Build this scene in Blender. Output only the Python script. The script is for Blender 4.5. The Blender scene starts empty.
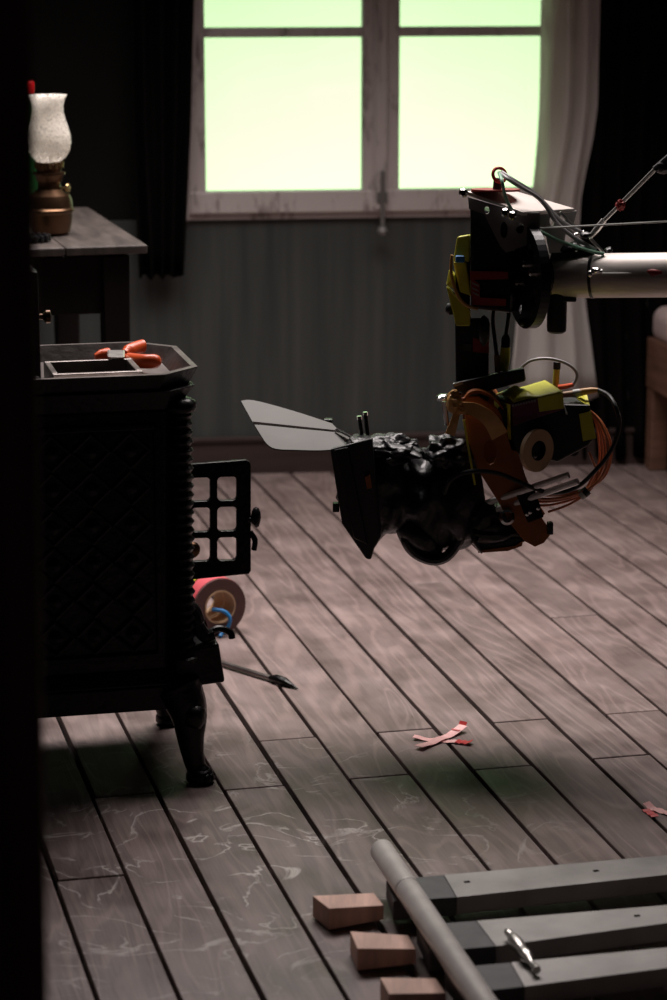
import bpy, bmesh, math, random
from math import sin, cos, tan, atan2, radians, pi, sqrt
from mathutils import Vector, Matrix, noise
random.seed(7)
sc = bpy.context.scene

# ------------------------------------------------------------------ camera, world, lights, exposure
F = 2500.0                      # focal length in pixels of a 667 x 1000 frame
PITCH = math.atan((500 + 75.6) / F)
EYE = 1.65
CP, SP = cos(PITCH), sin(PITCH)
cd = bpy.data.cameras.new('camera'); cam = bpy.data.objects.new('camera', cd); sc.collection.objects.link(cam)
cam.location = (0, 0, EYE); cam.rotation_euler = (pi/2 - PITCH, 0, 0)
cd.sensor_fit = 'VERTICAL'; cd.sensor_height = 22.0; cd.lens = 55.0
cd.dof.use_dof = True; cd.dof.focus_distance = 4.95; cd.dof.aperture_fstop = 2.4
cd.clip_start = 0.05
sc.camera = cam
sc.view_settings.view_transform = 'Standard'; sc.view_settings.look = 'None'
sc.view_settings.gamma = 1.0; sc.view_settings.use_curve_mapping = False
sc.view_settings.exposure = 0.0
sc.cycles.use_denoising = True
world = bpy.data.worlds.new('world'); sc.world = world; world.use_nodes = True
world.node_tree.nodes['Background'].inputs[0].default_value = (0.5, 0.52, 0.55, 1)
world.node_tree.nodes['Background'].inputs[1].default_value = 0.007

def area(name, loc, target, sx, sy, power, col, spread=180):
    d = bpy.data.lights.new(name, 'AREA'); d.shape = 'RECTANGLE'; d.size = sx; d.size_y = sy
    d.energy = power; d.color = col; d.spread = radians(spread)
    o = bpy.data.objects.new(name, d); sc.collection.objects.link(o); o.location = loc
    o.rotation_euler = (Vector(target) - Vector(loc)).to_track_quat('-Z', 'Y').to_euler()
    return o
# soft studio lamp hung over the open-topped set, just inside the window
area('overhead_soft_lamp', (0.0, 6.1, 2.6), (-0.05, 5.72, 0), 2.2, 1.1, 56, (1.0, 0.905, 0.88), 107)
# lamps behind the window that light the green backdrop
area('backdrop_lamp', (0.1, 8.15, 0.1), (0.1, 9.6, 1.05), 2.6, 0.3, 78, (1.0, 0.95, 0.93), 170)
area('backdrop_top_lamp', (0.1, 8.1, 2.75), (0.1, 9.6, 1.3), 2.6, 0.3, 20, (1.0, 1.0, 1.0), 170)

# ------------------------------------------------------------------ geometry of the place
def ray(x, y):
    return Vector((x - 333.5, F*CP + (500 - y)*SP, -F*SP + (500 - y)*CP))
def W(x, y, Y):                 # point at depth Y
    d = ray(x, y); t = Y / d.y
    return Vector((d.x*t, Y, EYE + d.z*t))
def G(x, y, z=0.0):             # point at height z
    d = ray(x, y); t = (EYE - z) / -d.z
    return Vector((d.x*t, d.y*t, z))
WA, WB = G(251.5, 472), G(655, 461.5)
WYAW = atan2(WB.y - WA.y, WB.x - WA.x)
EX = Vector((cos(WYAW), sin(WYAW), 0)); EY = Vector((-sin(WYAW), cos(WYAW), 0))
WO = G(333.5, 472 - 10.5*(82/403.5))
def L(x, y, off=0.0):           # pixel -> (along wall, height) on the wall plane moved off metres into the room
    d = ray(x, y); o = WO - EY*off
    t = EY.dot(o - Vector((0, 0, EYE))) / EY.dot(d)
    p = Vector((0, 0, EYE)) + d*t
    return EX.dot(p - WO), p.z
PLANK = radians(13.58)

# ------------------------------------------------------------------ materials
M = {}
def nodes(m):
    m.use_nodes = True; nt = m.node_tree; return nt, nt.nodes, nt.links
def mat(name, col, rough=0.5, metal=0.0, var=0.0, scale=8.0, stretch=(1, 1, 1), bump=0.0, bscale=40.0, spec=0.5, coat=0.0, rvar=0.0, sheen=0.0):
    m = bpy.data.materials.new(name); nt, N, K = nodes(m); b = N['Principled BSDF']
    b.inputs['Base Color'].default_value = (*col, 1); b.inputs['Roughness'].default_value = rough
    b.inputs['Metallic'].default_value = metal; b.inputs['Specular IOR Level'].default_value = spec
    b.inputs['Coat Weight'].default_value = coat
    b.inputs['Sheen Weight'].default_value = sheen
    if var or bump or rvar:
        tc = N.new('ShaderNodeTexCoord'); mp = N.new('ShaderNodeMapping'); mp.inputs['Scale'].default_value = stretch
        K.new(tc.outputs['Object'], mp.inputs['Vector'])
    if var:
        n = N.new('ShaderNodeTexNoise'); n.inputs['Scale'].default_value = scale; n.inputs['Detail'].default_value = 6
        K.new(mp.outputs[0], n.inputs['Vector'])
        r = N.new('ShaderNodeValToRGB'); e = r.color_ramp.elements
        e[0].position = 0.3; e[1].position = 0.7
        e[0].color = (*[max(0, c*(1 - var)) for c in col], 1); e[1].color = (*[min(1, c*(1 + var)) for c in col], 1)
        K.new(n.outputs['Fac'], r.inputs[0]); K.new(r.outputs[0], b.inputs['Base Color'])
        if rvar:
            mr = N.new('ShaderNodeMapRange'); mr.inputs['To Min'].default_value = rough - rvar; mr.inputs['To Max'].default_value = rough + rvar
            K.new(n.outputs['Fac'], mr.inputs['Value']); K.new(mr.outputs[0], b.inputs['Roughness'])
    if bump:
        n2 = N.new('ShaderNodeTexNoise'); n2.inputs['Scale'].default_value = bscale; n2.inputs['Detail'].default_value = 5
        K.new(mp.outputs[0], n2.inputs['Vector'])
        bp = N.new('ShaderNodeBump'); bp.inputs['Strength'].default_value = bump; bp.inputs['Distance'].default_value = 0.01
        K.new(n2.outputs['Fac'], bp.inputs['Height']); K.new(bp.outputs[0], b.inputs['Normal'])
    M[name] = m; return m

mat('iron', (0.004, 0.0036, 0.0036), 0.34, 0.0, 0.3, 12, bump=0.25, bscale=70, spec=0.25)
mat('iron_pale', (0.20, 0.175, 0.165), 0.36, 0.8, 0.35, 14, bump=0.2)  # paler iron, carries the bright top light on the tray in its colour
mat('matte_black', (0.008, 0.005, 0.004), 0.9, 0, 0.4, 20, spec=0.05)  # black for the flag seam and for shade painted into openings
mat('black_metal', (0.012, 0.012, 0.013), 0.35, 0.2, 0.2, 20)
mat('black_plastic', (0.010, 0.010, 0.011), 0.45)
mat('black_cloth', (0.010, 0.010, 0.011), 0.40, 0, 0.2, 15, bump=0.7, bscale=26)
mat('rubber', (0.012, 0.012, 0.012), 0.4)
mat('steel', (0.62, 0.60, 0.57), 0.32, 1.0, 0.12, 30, (1, 1, 1), rvar=0.06)
mat('boom_metal', (0.60, 0.55, 0.51), 0.5, 0.55, 0.08, 20, (0.2, 6, 6))
mat('chrome', (0.85, 0.84, 0.82), 0.15, 1.0)
mat('alu_plate', (0.55, 0.50, 0.46), 0.45, 0.6, 0.1, 10)
mat('track_metal', (0.26, 0.25, 0.24), 0.48, 0.5, 0.22, 9, bump=0.05)
mat('track_dark', (0.05, 0.052, 0.055), 0.55, 0, 0.3, 30)
mat('wedge_wood', (0.70, 0.45, 0.36), 0.6, 0, 0.22, 9, (6, 1, 1), bump=0.1)
mat('flag_grey', (0.19, 0.188, 0.18), 0.8, 0.0, 0.06, 10, spec=0.1)
mat('yellow_tape', (0.62, 0.60, 0.045), 0.45, 0, 0.12, 30, bump=0.2, bscale=50)
mat('maroon', (0.14, 0.025, 0.07), 0.5)
mat('red', (0.60, 0.03, 0.02), 0.45)
mat('red_dull', (0.32, 0.03, 0.025), 0.5)
mat('orange_plastic', (0.75, 0.10, 0.02), 0.35, 0, 0.08, 20)
mat('rust_orange', (0.34, 0.10, 0.022), 0.5, 0, 0.15, 20)
mat('gold_ribbon', (0.62, 0.33, 0.10), 0.42, 0, 0.15, 25)
mat('copper_cable', (0.62, 0.22, 0.10), 0.4)
mat('green_cable', (0.25, 0.48, 0.33), 0.4)
mat('grey_cable', (0.30, 0.29, 0.29), 0.4)
mat('white_cable', (0.62, 0.62, 0.58), 0.45)
mat('cream_tape', (0.62, 0.42, 0.25), 0.6, 0, 0.1, 20)
mat('blue', (0.02, 0.22, 0.55), 0.4)
mat('tape_brown', (0.115, 0.055, 0.05), 0.55, 0, 0.15, 60)
mat('tape_pink', (0.62, 0.10, 0.12), 0.5)
mat('tape_mark', (0.95, 0.52, 0.50), 0.42, 0, 0.12, 60)
mat('tape_mark_red', (0.62, 0.05, 0.05), 0.45)
mat('label_grey', (0.28, 0.27, 0.27), 0.5)
mat('brass', (0.12, 0.066, 0.036), 0.34, 0.9, 0.3, 14, rvar=0.1)
mat('brass_bright', (0.62, 0.42, 0.20), 0.3, 0.9)
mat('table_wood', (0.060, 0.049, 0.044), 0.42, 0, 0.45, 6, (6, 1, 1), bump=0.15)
mat('table_dark', (0.010, 0.007, 0.006), 0.6, 0, 0.3, 8, (1, 1, 0.2), spec=0.15)  # apron and leg wood darkened, their shade is in the colour
mat('bed_wood', (0.17, 0.085, 0.055), 0.55, 0, 0.3, 5, (1, 1, 8), bump=0.12)
mat('mattress', (0.58, 0.46, 0.44), 0.9, 0, 0.08, 20, bump=0.2)
mat('curtain_dark', (0.0055, 0.0045, 0.004), 0.95, 0, 0.2, 8, spec=0.05)
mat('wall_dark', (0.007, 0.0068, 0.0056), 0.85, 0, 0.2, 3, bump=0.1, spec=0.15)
mat('jamb', (0.30, 0.11, 0.08), 0.5, 0, 0.25, 5, (6, 6, 0.4))
mat('baseboard', (0.040, 0.024, 0.021), 0.5, 0, 0.3, 6, (0.3, 1, 4), bump=0.1)
mat('subfloor', (0.006, 0.008, 0.006), 0.9)
mat('bottle_red', (0.6, 0.01, 0.015), 0.3)
mat('screen_green', (0.49, 0.78, 0.40), 0.9, 0, 0.03, 2)
mat('rail_metal', (0.66, 0.63, 0.60), 0.42, 0.35, 0.1, 20)
mat('rod_metal', (0.85, 0.84, 0.82), 0.3, 0.3)
mat('gunmetal', (0.22, 0.21, 0.20), 0.45, 0.3, 0.15, 20)
mat('gutter', (0.03, 0.03, 0.03), 0.8)

def special():
    # painted window wood, chipped
    m = bpy.data.materials.new('window_paint'); nt, N, K = nodes(m); b = N['Principled BSDF']
    tc = N.new('ShaderNodeTexCoord'); mp = N.new('ShaderNodeMapping'); mp.inputs['Scale'].default_value = (3, 3, 1)
    K.new(tc.outputs['Object'], mp.inputs[0])
    n = N.new('ShaderNodeTexNoise'); n.inputs['Scale'].default_value = 7; n.inputs['Detail'].default_value = 8; n.inputs['Roughness'].default_value = 0.7
    K.new(mp.outputs[0], n.inputs['Vector'])
    r = N.new('ShaderNodeValToRGB'); e = r.color_ramp.elements
    e[0].position = 0.33; e[0].color = (0.24, 0.19, 0.175, 1); e[1].position = 0.47; e[1].color = (0.62, 0.555, 0.53, 1)
    K.new(n.outputs['Fac'], r.inputs[0]); K.new(r.outputs[0], b.inputs['Base Color']); b.inputs['Roughness'].default_value = 0.5
    bp = N.new('ShaderNodeBump'); bp.inputs['Strength'].default_value = 0.35; bp.inputs['Distance'].default_value = 0.01
    K.new(n.outputs['Fac'], bp.inputs['Height']); K.new(bp.outputs[0], b.inputs['Normal']); M['window_paint'] = m
    # pane
    m = bpy.data.materials.new('pane_glass'); nt, N, K = nodes(m); out = N['Material Output']; N.remove(N['Principled BSDF'])
    t = N.new('ShaderNodeBsdfTransparent'); g = N.new('ShaderNodeBsdfGlossy'); g.inputs['Roughness'].default_value = 0.04
    fr = N.new('ShaderNodeFresnel'); fr.inputs[0].default_value = 1.35; mx = N.new('ShaderNodeMixShader')
    K.new(fr.outputs[0], mx.inputs[0]); K.new(t.outputs[0], mx.inputs[1]); K.new(g.outputs[0], mx.inputs[2]); K.new(mx.outputs[0], out.inputs[0]); M['pane_glass'] = m
    # etched lamp glass
    m = bpy.data.materials.new('lamp_glass'); nt, N, K = nodes(m); out = N['Material Output']; b = N['Principled BSDF']
    tc = N.new('ShaderNodeTexCoord'); mp = N.new('ShaderNodeMapping'); mp.inputs['Scale'].default_value = (1, 1, 1.5); K.new(tc.outputs['Object'], mp.inputs[0])
    n = N.new('ShaderNodeTexNoise'); n.inputs['Scale'].default_value = 130; n.inputs['Detail'].default_value = 3; K.new(mp.outputs[0], n.inputs['Vector'])
    r = N.new('ShaderNodeValToRGB'); e = r.color_ramp.elements; e[0].position = 0.40; e[0].color = (0.12, 0.12, 0.12, 1); e[1].position = 0.50; e[1].color = (1, 1, 1, 1)
    K.new(n.outputs['Fac'], r.inputs[0])
    b.inputs['Base Color'].default_value = (0.88, 0.84, 0.78, 1); b.inputs['Roughness'].default_value = 0.35
    tr = N.new('ShaderNodeBsdfTranslucent'); tr.inputs[0].default_value = (0.95, 0.92, 0.86, 1)
    m1 = N.new('ShaderNodeMixShader'); m1.inputs[0].default_value = 0.5; K.new(b.outputs[0], m1.inputs[1]); K.new(tr.outputs[0], m1.inputs[2])
    tp = N.new('ShaderNodeBsdfTransparent'); m2 = N.new('ShaderNodeMixShader'); K.new(r.outputs[0], m2.inputs[0]); K.new(tp.outputs[0], m2.inputs[1]); K.new(m1.outputs[0], m2.inputs[2])
    K.new(m2.outputs[0], out.inputs[0]); M['lamp_glass'] = m
    # green bottle
    m = bpy.data.materials.new('bottle_green'); nt, N, K = nodes(m); b = N['Principled BSDF']
    b.inputs['Base Color'].default_value = (0.015, 0.10, 0.025, 1); b.inputs['Roughness'].default_value = 0.12; b.inputs['Transmission Weight'].default_value = 0.4; M['bottle_green'] = m
    # white net curtain
    m = bpy.data.materials.new('net_curtain'); nt, N, K = nodes(m); out = N['Material Output']; b = N['Principled BSDF']
    b.inputs['Base Color'].default_value = (0.90, 0.86, 0.83, 1); b.inputs['Roughness'].default_value = 0.9
    tr = N.new('ShaderNodeBsdfTranslucent'); tr.inputs[0].default_value = (0.95, 0.91, 0.88, 1); mx = N.new('ShaderNodeMixShader'); mx.inputs[0].default_value = 0.55
    K.new(b.outputs[0], mx.inputs[1]); K.new(tr.outputs[0], mx.inputs[2]); K.new(mx.outputs[0], out.inputs[0]); M['net_curtain'] = m
    # grey streaked lower wall
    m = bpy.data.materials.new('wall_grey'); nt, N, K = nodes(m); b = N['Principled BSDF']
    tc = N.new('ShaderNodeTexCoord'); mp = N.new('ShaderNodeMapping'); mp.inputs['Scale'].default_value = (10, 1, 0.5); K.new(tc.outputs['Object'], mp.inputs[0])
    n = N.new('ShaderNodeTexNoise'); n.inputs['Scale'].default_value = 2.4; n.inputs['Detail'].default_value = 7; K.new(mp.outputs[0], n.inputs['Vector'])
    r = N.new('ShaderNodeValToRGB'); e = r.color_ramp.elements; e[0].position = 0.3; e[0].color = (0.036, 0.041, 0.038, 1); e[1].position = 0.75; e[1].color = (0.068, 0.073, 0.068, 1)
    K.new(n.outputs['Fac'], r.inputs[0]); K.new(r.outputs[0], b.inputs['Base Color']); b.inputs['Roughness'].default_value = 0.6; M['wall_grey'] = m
    # floor planks: object space, grain along local Y; each plank its own tone
    m = bpy.data.materials.new('plank_wood'); nt, N, K = nodes(m); b = N['Principled BSDF']
    tc = N.new('ShaderNodeTexCoord'); oi = N.new('ShaderNodeObjectInfo'); geo = N.new('ShaderNodeNewGeometry')
    ad = N.new('ShaderNodeVectorMath'); ad.operation = 'MULTIPLY_ADD'
    cx = N.new('ShaderNodeCombineXYZ'); K.new(oi.outputs['Random'], cx.inputs[0]); K.new(oi.outputs['Random'], cx.inputs[1])
    ad.inputs[1].default_value = (37, 53, 0)
    K.new(cx.outputs[0], ad.inputs[0]); K.new(tc.outputs['Object'], ad.inputs[2])
    mp = N.new('ShaderNodeMapping'); mp.inputs['Scale'].default_value = (8, 1.2, 1); K.new(ad.outputs[0], mp.inputs[0])
    n1 = N.new('ShaderNodeTexNoise'); n1.inputs['Scale'].default_value = 1.0; n1.inputs['Detail'].default_value = 2.0; n1.inputs['Distortion'].default_value = 0.5; K.new(mp.outputs[0], n1.inputs['Vector'])
    mu = N.new('ShaderNodeMath'); mu.operation = 'MULTIPLY'; mu.inputs[1].default_value = 62; K.new(n1.outputs['Fac'], mu.inputs[0])
    sn = N.new('ShaderNodeMath'); sn.operation = 'SINE'; K.new(mu.outputs[0], sn.inputs[0])          # growth rings
    mp2 = N.new('ShaderNodeMapping'); mp2.inputs['Scale'].default_value = (170, 9, 1); K.new(ad.outputs[0], mp2.inputs[0])
    n2 = N.new('ShaderNodeTexNoise'); n2.inputs['Scale'].default_value = 1.0; n2.inputs['Detail'].default_value = 4; K.new(mp2.outputs[0], n2.inputs['Vector'])
    n3 = N.new('ShaderNodeTexNoise'); n3.inputs['Scale'].default_value = 7; n3.inputs['Detail'].default_value = 5; K.new(ad.outputs[0], n3.inputs['Vector'])
    def mr(sock, a, b_, c, d):
        x = N.new('ShaderNodeMapRange'); x.inputs[1].default_value = a; x.inputs[2].default_value = b_; x.inputs[3].default_value = c; x.inputs[4].default_value = d
        K.new(sock, x.inputs[0]); return x.outputs[0]
    def mth(op, a, b_):
        x = N.new('ShaderNodeMath'); x.operation = op
        for i, v in enumerate((a, b_)):
            if isinstance(v, (int, float)): x.inputs[i].default_value = v
            else: K.new(v, x.inputs[i])
        return x.outputs[0]
    g = mth('ADD', mth('ADD', mr(sn.outputs[0], 0.1, 1, -0.05, 0.25), mr(n2.outputs['Fac'], 0.3, 0.7, -0.13, 0.13)), mr(n3.outputs['Fac'], 0.3, 0.7, -0.22, 0.18))
    g = mth('ADD', g, mr(oi.outputs['Random'], 0, 1, -0.13, 0.13))
    val = mth('ADD', g, 1.0)
    hue = N.new('ShaderNodeMix'); hue.data_type = 'RGBA'; K.new(n3.outputs['Fac'], hue.inputs[0])
    hue.inputs[6].default_value = (0.172, 0.120, 0.110, 1); hue.inputs[7].default_value = (0.212, 0.164, 0.153, 1)
    vm = N.new('ShaderNodeVectorMath'); vm.operation = 'SCALE'; K.new(hue.outputs[2], vm.inputs[0]); K.new(val, vm.inputs[3])
    # pale scuffs, thin wandering lines, only in worn patches
    sp = N.new('ShaderNodeTexNoise'); sp.inputs['Scale'].default_value = 4.6; sp.inputs['Detail'].default_value = 6; sp.inputs['Distortion'].default_value = 1.6; K.new(geo.outputs['Position'], sp.inputs['Vector'])
    ln = mth('ABSOLUTE', mth('SUBTRACT', sp.outputs['Fac'], 0.5), 0)
    line = mr(ln, 0.0, 0.020, 1, 0)
    pm = N.new('ShaderNodeVectorMath'); pm.operation = 'DISTANCE'; pm.inputs[1].default_value = (-0.2, 4.3, 0); K.new(geo.outputs['Position'], pm.inputs[0])
    patch = mr(pm.outputs['Value'], 0.2, 0.8, 1, 0)
    br = N.new('ShaderNodeTexNoise'); br.inputs['Scale'].default_value = 11; br.inputs['Detail'].default_value = 2; K.new(geo.outputs['Position'], br.inputs['Vector'])
    sf = mth('MULTIPLY', mth('MULTIPLY', line, patch), mr(br.outputs['Fac'], 0.44, 0.58, 0, 1))
    fm = N.new('ShaderNodeMix'); fm.data_type = 'RGBA'; K.new(sf, fm.inputs[0]); K.new(vm.outputs[0], fm.inputs[6]); fm.inputs[7].default_value = (0.58, 0.53, 0.50, 1)
    K.new(fm.outputs[2], b.inputs['Base Color'])
    K.new(mr(n3.outputs['Fac'], 0.3, 0.7, 0.36, 0.56), b.inputs['Roughness'])
    bp = N.new('ShaderNodeBump'); bp.inputs['Strength'].default_value = 0.22; bp.inputs['Distance'].default_value = 0.004
    K.new(g, bp.inputs['Height']); K.new(bp.outputs[0], b.inputs['Normal']); M['plank_wood'] = m
special()

# ------------------------------------------------------------------ mesh helpers
ORG = {}
class B:
    def __init__(s): s.bm = bmesh.new()
    def face(s, vs):
        try: return s.bm.faces.new(vs)
        except ValueError: return None
    def box(s, c, d, R=None):
        c = Vector(c); R = R or Matrix.Identity(3); v = []
        for x in (-.5, .5):
            for y in (-.5, .5):
                for z in (-.5, .5): v.append(s.bm.verts.new(c + R @ Vector((x*d[0], y*d[1], z*d[2]))))
        for q in ((0,1,3,2),(4,6,7,5),(0,4,5,1),(2,3,7,6),(0,2,6,4),(1,5,7,3)): s.face([v[i] for i in q])
        return s
    def hexa(s, a, b):          # two matching loops, closed solid between them
        A = [s.bm.verts.new(Vector(p)) for p in a]; C = [s.bm.verts.new(Vector(p)) for p in b]; n = len(A)
        s.face(A[::-1]); s.face(C)
        for i in range(n): s.face([A[i], A[(i+1) % n], C[(i+1) % n], C[i]])
        return s
    def prism(s, pts, off):
        return s.hexa(pts, [Vector(p) + Vector(off) for p in pts])
    def tube(s, pts, r, n=10, cap=True, flat=1.0):
        pts = [Vector(p) for p in pts]; k = len(pts); rs = r if isinstance(r, (list, tuple)) else [r]*k
        rings = []; up = None
        for i, p in enumerate(pts):
            t = (pts[min(i+1, k-1)] - pts[max(i-1, 0)]).normalized()
            if up is None:
                up = t.orthogonal().normalized() if flat == 1.0 else (Vector((0,0,1)) - t*t.z).normalized()
            up = (up - t*up.dot(t)).normalized(); w = t.cross(up)
            rings.append([s.bm.verts.new(p + (up*cos(2*pi*j/n)*flat + w*sin(2*pi*j/n))*rs[i]) for j in range(n)])
        for i in range(k-1):
            for j in range(n): s.face([rings[i][j], rings[i][(j+1) % n], rings[i+1][(j+1) % n], rings[i+1][j]])
        if cap: s.face(rings[0][::-1]); s.face(rings[-1])
        return s
    def lathe(s, prof, o=(0,0,0), ax=(0,0,1), n=24, closed=False):
        o = Vector(o); ax = Vector(ax).normalized(); u = ax.orthogonal().normalized(); w = ax.cross(u)
        rings = []
        for r, h in prof:
            rings.append([s.bm.verts.new(o + ax*h + (u*cos(2*pi*j/n) + w*sin(2*pi*j/n))*max(r, 1e-4)) for j in range(n)])
        m = len(rings)
        for i in range(m if closed else m-1):
            for j in range(n): s.face([rings[i][j], rings[i][(j+1) % n], rings[(i+1) % m][(j+1) % n], rings[(i+1) % m][j]])
        if not closed: s.face(rings[0][::-1]); s.face(rings[-1])
        return s
    def plate(s, outer, holes, off):        # flat plate with cut-outs, given thickness vector
        es = []
        for loop in [outer] + holes:
            vs = [s.bm.verts.new(Vector(p)) for p in loop]
            es += [s.bm.edges.new((vs[i], vs[(i+1) % len(vs)])) for i in range(len(vs))]
        g = bmesh.ops.triangle_fill(s.bm, edges=es, use_beauty=True, use_dissolve=False)
        fs = [f for f in g['geom'] if isinstance(f, bmesh.types.BMFace)]
        e = bmesh.ops.extrude_face_region(s.bm, geom=fs, use_keep_orig=True)
        for v in [x for x in e['geom'] if isinstance(x, bmesh.types.BMVert)]: v.co += Vector(off)
        return s
    def blob(s, c, r, seed=0, amp=0.25, fr=3.0, sub=3, R=None):
        g = bmesh.ops.create_icosphere(s.bm, subdivisions=sub, radius=1.0)
        for v in g['verts']:
            k = 1 + amp*noise.fractal(v.co*fr + Vector((seed*7.1, seed*3.3, 0)), 1.0, 2.0, 3)
            p = Vector((v.co.x*r[0]*k, v.co.y*r[1]*k, v.co.z*r[2]*k))
            v.co = Vector(c) + (R @ p if R else p)
        return s
def root(name, loc, label, cat, group=None, rotz=0.0, kind=None):
    o = bpy.data.objects.new(name, None); sc.collection.objects.link(o); o.empty_display_size = 0.05
    o.location = loc; o.rotation_euler = (0, 0, rotz)
    if label: o['label'] = label
    if cat: o['category'] = cat
    if group: o['group'] = group
    if kind: o['kind'] = kind
    ORG[o.name] = Vector(loc); return o
def obj(name, b, m, parent=None, world=True, smooth=35, bevel=0.0, label=None, cat=None, group=None, kind=None, subsurf=0, seg=2):
    me = bpy.data.meshes.new(name); bmesh.ops.recalc_face_normals(b.bm, faces=b.bm.faces)
    o = bpy.data.objects.new(name, me)
    org = Vector((0, 0, 0))
    if parent is not None:
        if world: org = ORG[parent.name]
    elif world:
        cs = [v.co for v in b.bm.verts]
        org = Vector(((min(c.x for c in cs) + max(c.x for c in cs))/2, (min(c.y for c in cs) + max(c.y for c in cs))/2, min(c.z for c in cs)))
        o.location = org
    bmesh.ops.translate(b.bm, verts=b.bm.verts, vec=-org)
    b.bm.to_mesh(me); b.bm.free()
    me.materials.append(M[m]); sc.collection.objects.link(o)
    if smooth:
        for p in me.polygons: p.use_smooth = True
        me.set_sharp_from_angle(angle=radians(smooth))
    if bevel:
        md = o.modifiers.new('bevel', 'BEVEL'); md.width = bevel; md.segments = seg; md.limit_method = 'ANGLE'; md.angle_limit = radians(40)
    if subsurf:
        md = o.modifiers.new('subsurf', 'SUBSURF'); md.levels = subsurf; md.render_levels = subsurf
    o.parent = parent
    ORG[o.name] = org
    for k, v in (('label', label), ('category', cat), ('group', group), ('kind', kind)):
        if v: o[k] = v
    return o
def crv(pts, k=8):              # Catmull-Rom through points
    pts = [Vector(p) for p in pts]; out = []
    for i in range(len(pts)-1):
        p0, p1, p2, p3 = pts[max(i-1, 0)], pts[i], pts[i+1], pts[min(i+2, len(pts)-1)]
        for j in range(k):
            t = j/k
            out.append(0.5*((2*p1) + (p2-p0)*t + (2*p0-5*p1+4*p2-p3)*t*t + (3*p1-p0-3*p2+p3)*t**3))
    return out + [pts[-1]]
def px(Y, *pts): return [W(p[0], p[1], p[2] if len(p) > 2 else Y) for p in pts]

# ------------------------------------------------------------------ floor
ua = Vector((-sin(PLANK), cos(PLANK), 0)); va = Vector((cos(PLANK), sin(PLANK), 0))
VX, VY, S0, DS = -286.2, -75.6, 0.9744, 0.0772          # gap line 0 is the one under the tape cross's right
def gapline(i):
    p = G(VX + (800 - VY)*(S0 + DS*i), 800); return va.dot(p)
PW = (gapline(5) - gapline(-5))/10
O0 = gapline(0)
WALLN = 0.10
floor = obj('floor', B().box((0.45, 4.6, -0.062), (5.2, 7.4, 0.08)), 'subfloor', kind='structure', label='worn dark brown plank floor with open gaps')
floor_o = ORG[floor.name]
def along(x, y): return ua.dot(G(x, y))
JT = {-7: [(88, 798)], -5: [(221, 790)], -4: [(257, 741)], -3: [(347, 779)], -2: [(378, 732)], -1: [(473, 769.6)], 0: [(494, 722.5)], 1: [(594, 758.5), (412, 583.5)], 2: [(609, 713.5)]}
GAP = 0.0085
for i in range(-19, 25):
    o = O0 + PW*(i + 0.5)
    # far end: inside the back wall
    t_far = EY.dot(WO - va*o)/EY.dot(ua) + 0.06
    t_near = 1.05 + random.uniform(-0.1, 0.1)
    js = [along(*q) for q in JT.get(i, [])]
    if not js: js = [random.choice((4.15, 4.3, 4.6, 4.75, 5.6)) + random.uniform(-0.03, 0.03) if i > 2 or i < -7 else 2.9]
    if min(js) - t_near > 2.2 and i not in range(-7, 3): js.append(min(js) - random.uniform(1.4, 1.9))
    elif min(js) - t_near > 1.6: js.append(t_near + random.uniform(0.5, 1.1))
    js = sorted(js); ends = [t_near] + js + [t_far]
    for a, b_ in zip(ends, ends[1:]):
        ln = b_ - a - random.uniform(0.003, 0.007); c = va*o + ua*((a + b_)/2)
        if EX.dot(c - WO) < -2.1 or EX.dot(c - WO) > 2.6 or ln < 0.1: continue
        g = GAP*random.uniform(0.75, 1.25)
        bb = B().box((0, 0, 0), (PW - g, ln, 0.022))
        bmesh.ops.bevel(bb.bm, geom=[e for e in bb.bm.edges], offset=0.0012, segments=1, affect='EDGES')
        p = obj('plank', bb, 'plank_wood', None, world=False, smooth=0)
        p.parent = floor
        p.location = c + Vector((0, 0, -0.011 + random.uniform(-0.0012, 0.0))) - floor_o
        p.rotation_euler = (0, 0, PLANK + random.uniform(-0.0012, 0.0012))

# ------------------------------------------------------------------ walls, window (wall frame: x along the wall, -y into the room)
def wobj(name, b, m, parent=None, **k):
    o = obj(name, b, m, parent, world=False, **k)
    if parent is None: o.location = WO; o.rotation_euler = (0, 0, WYAW)
    return o
aL0, zb = L(205.5, 191); aL1, _ = L(361, 191); aR0, _ = L(397.5, 188); aR1, _ = L(539.5, 188)
_, zt = L(283, 37); _, zt2 = L(283, 27)
PH = zt - zb; MU = zt2 - zt
ST = 0.052                       # stile width
wx0, wx1 = aL0 - ST - 0.02, aR1 + ST + 0.02
wz0 = zb - 0.085; wz1 = zb + PH*3 + MU*2 + 0.085
HW = 2.95
T = 0.16
wb = B()
for x0, x1, z0, z1 in ((-2.1, wx0, -0.1, HW), (wx1, 2.6, -0.1, HW), (wx0, wx1, -0.1, wz0), (wx0, wx1, wz1, HW)):
    wb.box(((x0+x1)/2, T/2, (z0+z1)/2), (x1-x0, T, z1-z0))
wall = wobj('wall_back', wb, 'wall_dark', kind='structure', smooth=0, label='dark back wall around the window')  # one near-black tone, darker than the panel below
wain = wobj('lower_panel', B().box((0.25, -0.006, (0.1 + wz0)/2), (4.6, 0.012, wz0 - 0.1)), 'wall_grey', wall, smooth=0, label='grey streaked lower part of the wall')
ztop = L(230, 438)[1]
bbd = B().box((0.25, -0.013, ztop/2 - 0.004), (4.6, 0.026, ztop + 0.008)); bbd.box((0.25, -0.017, ztop), (4.6, 0.034, 0.014))
wobj('baseboard_back', bbd, 'baseboard', kind='structure', smooth=0, bevel=0.003, label='dark reddish brown skirting board under the window')
win = root('window_1', WO, 'old two-leaf casement window with chipped pale paint and green backdrop behind', None, rotz=WYAW, kind='structure')
fb = B(); ft = 0.03
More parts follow.
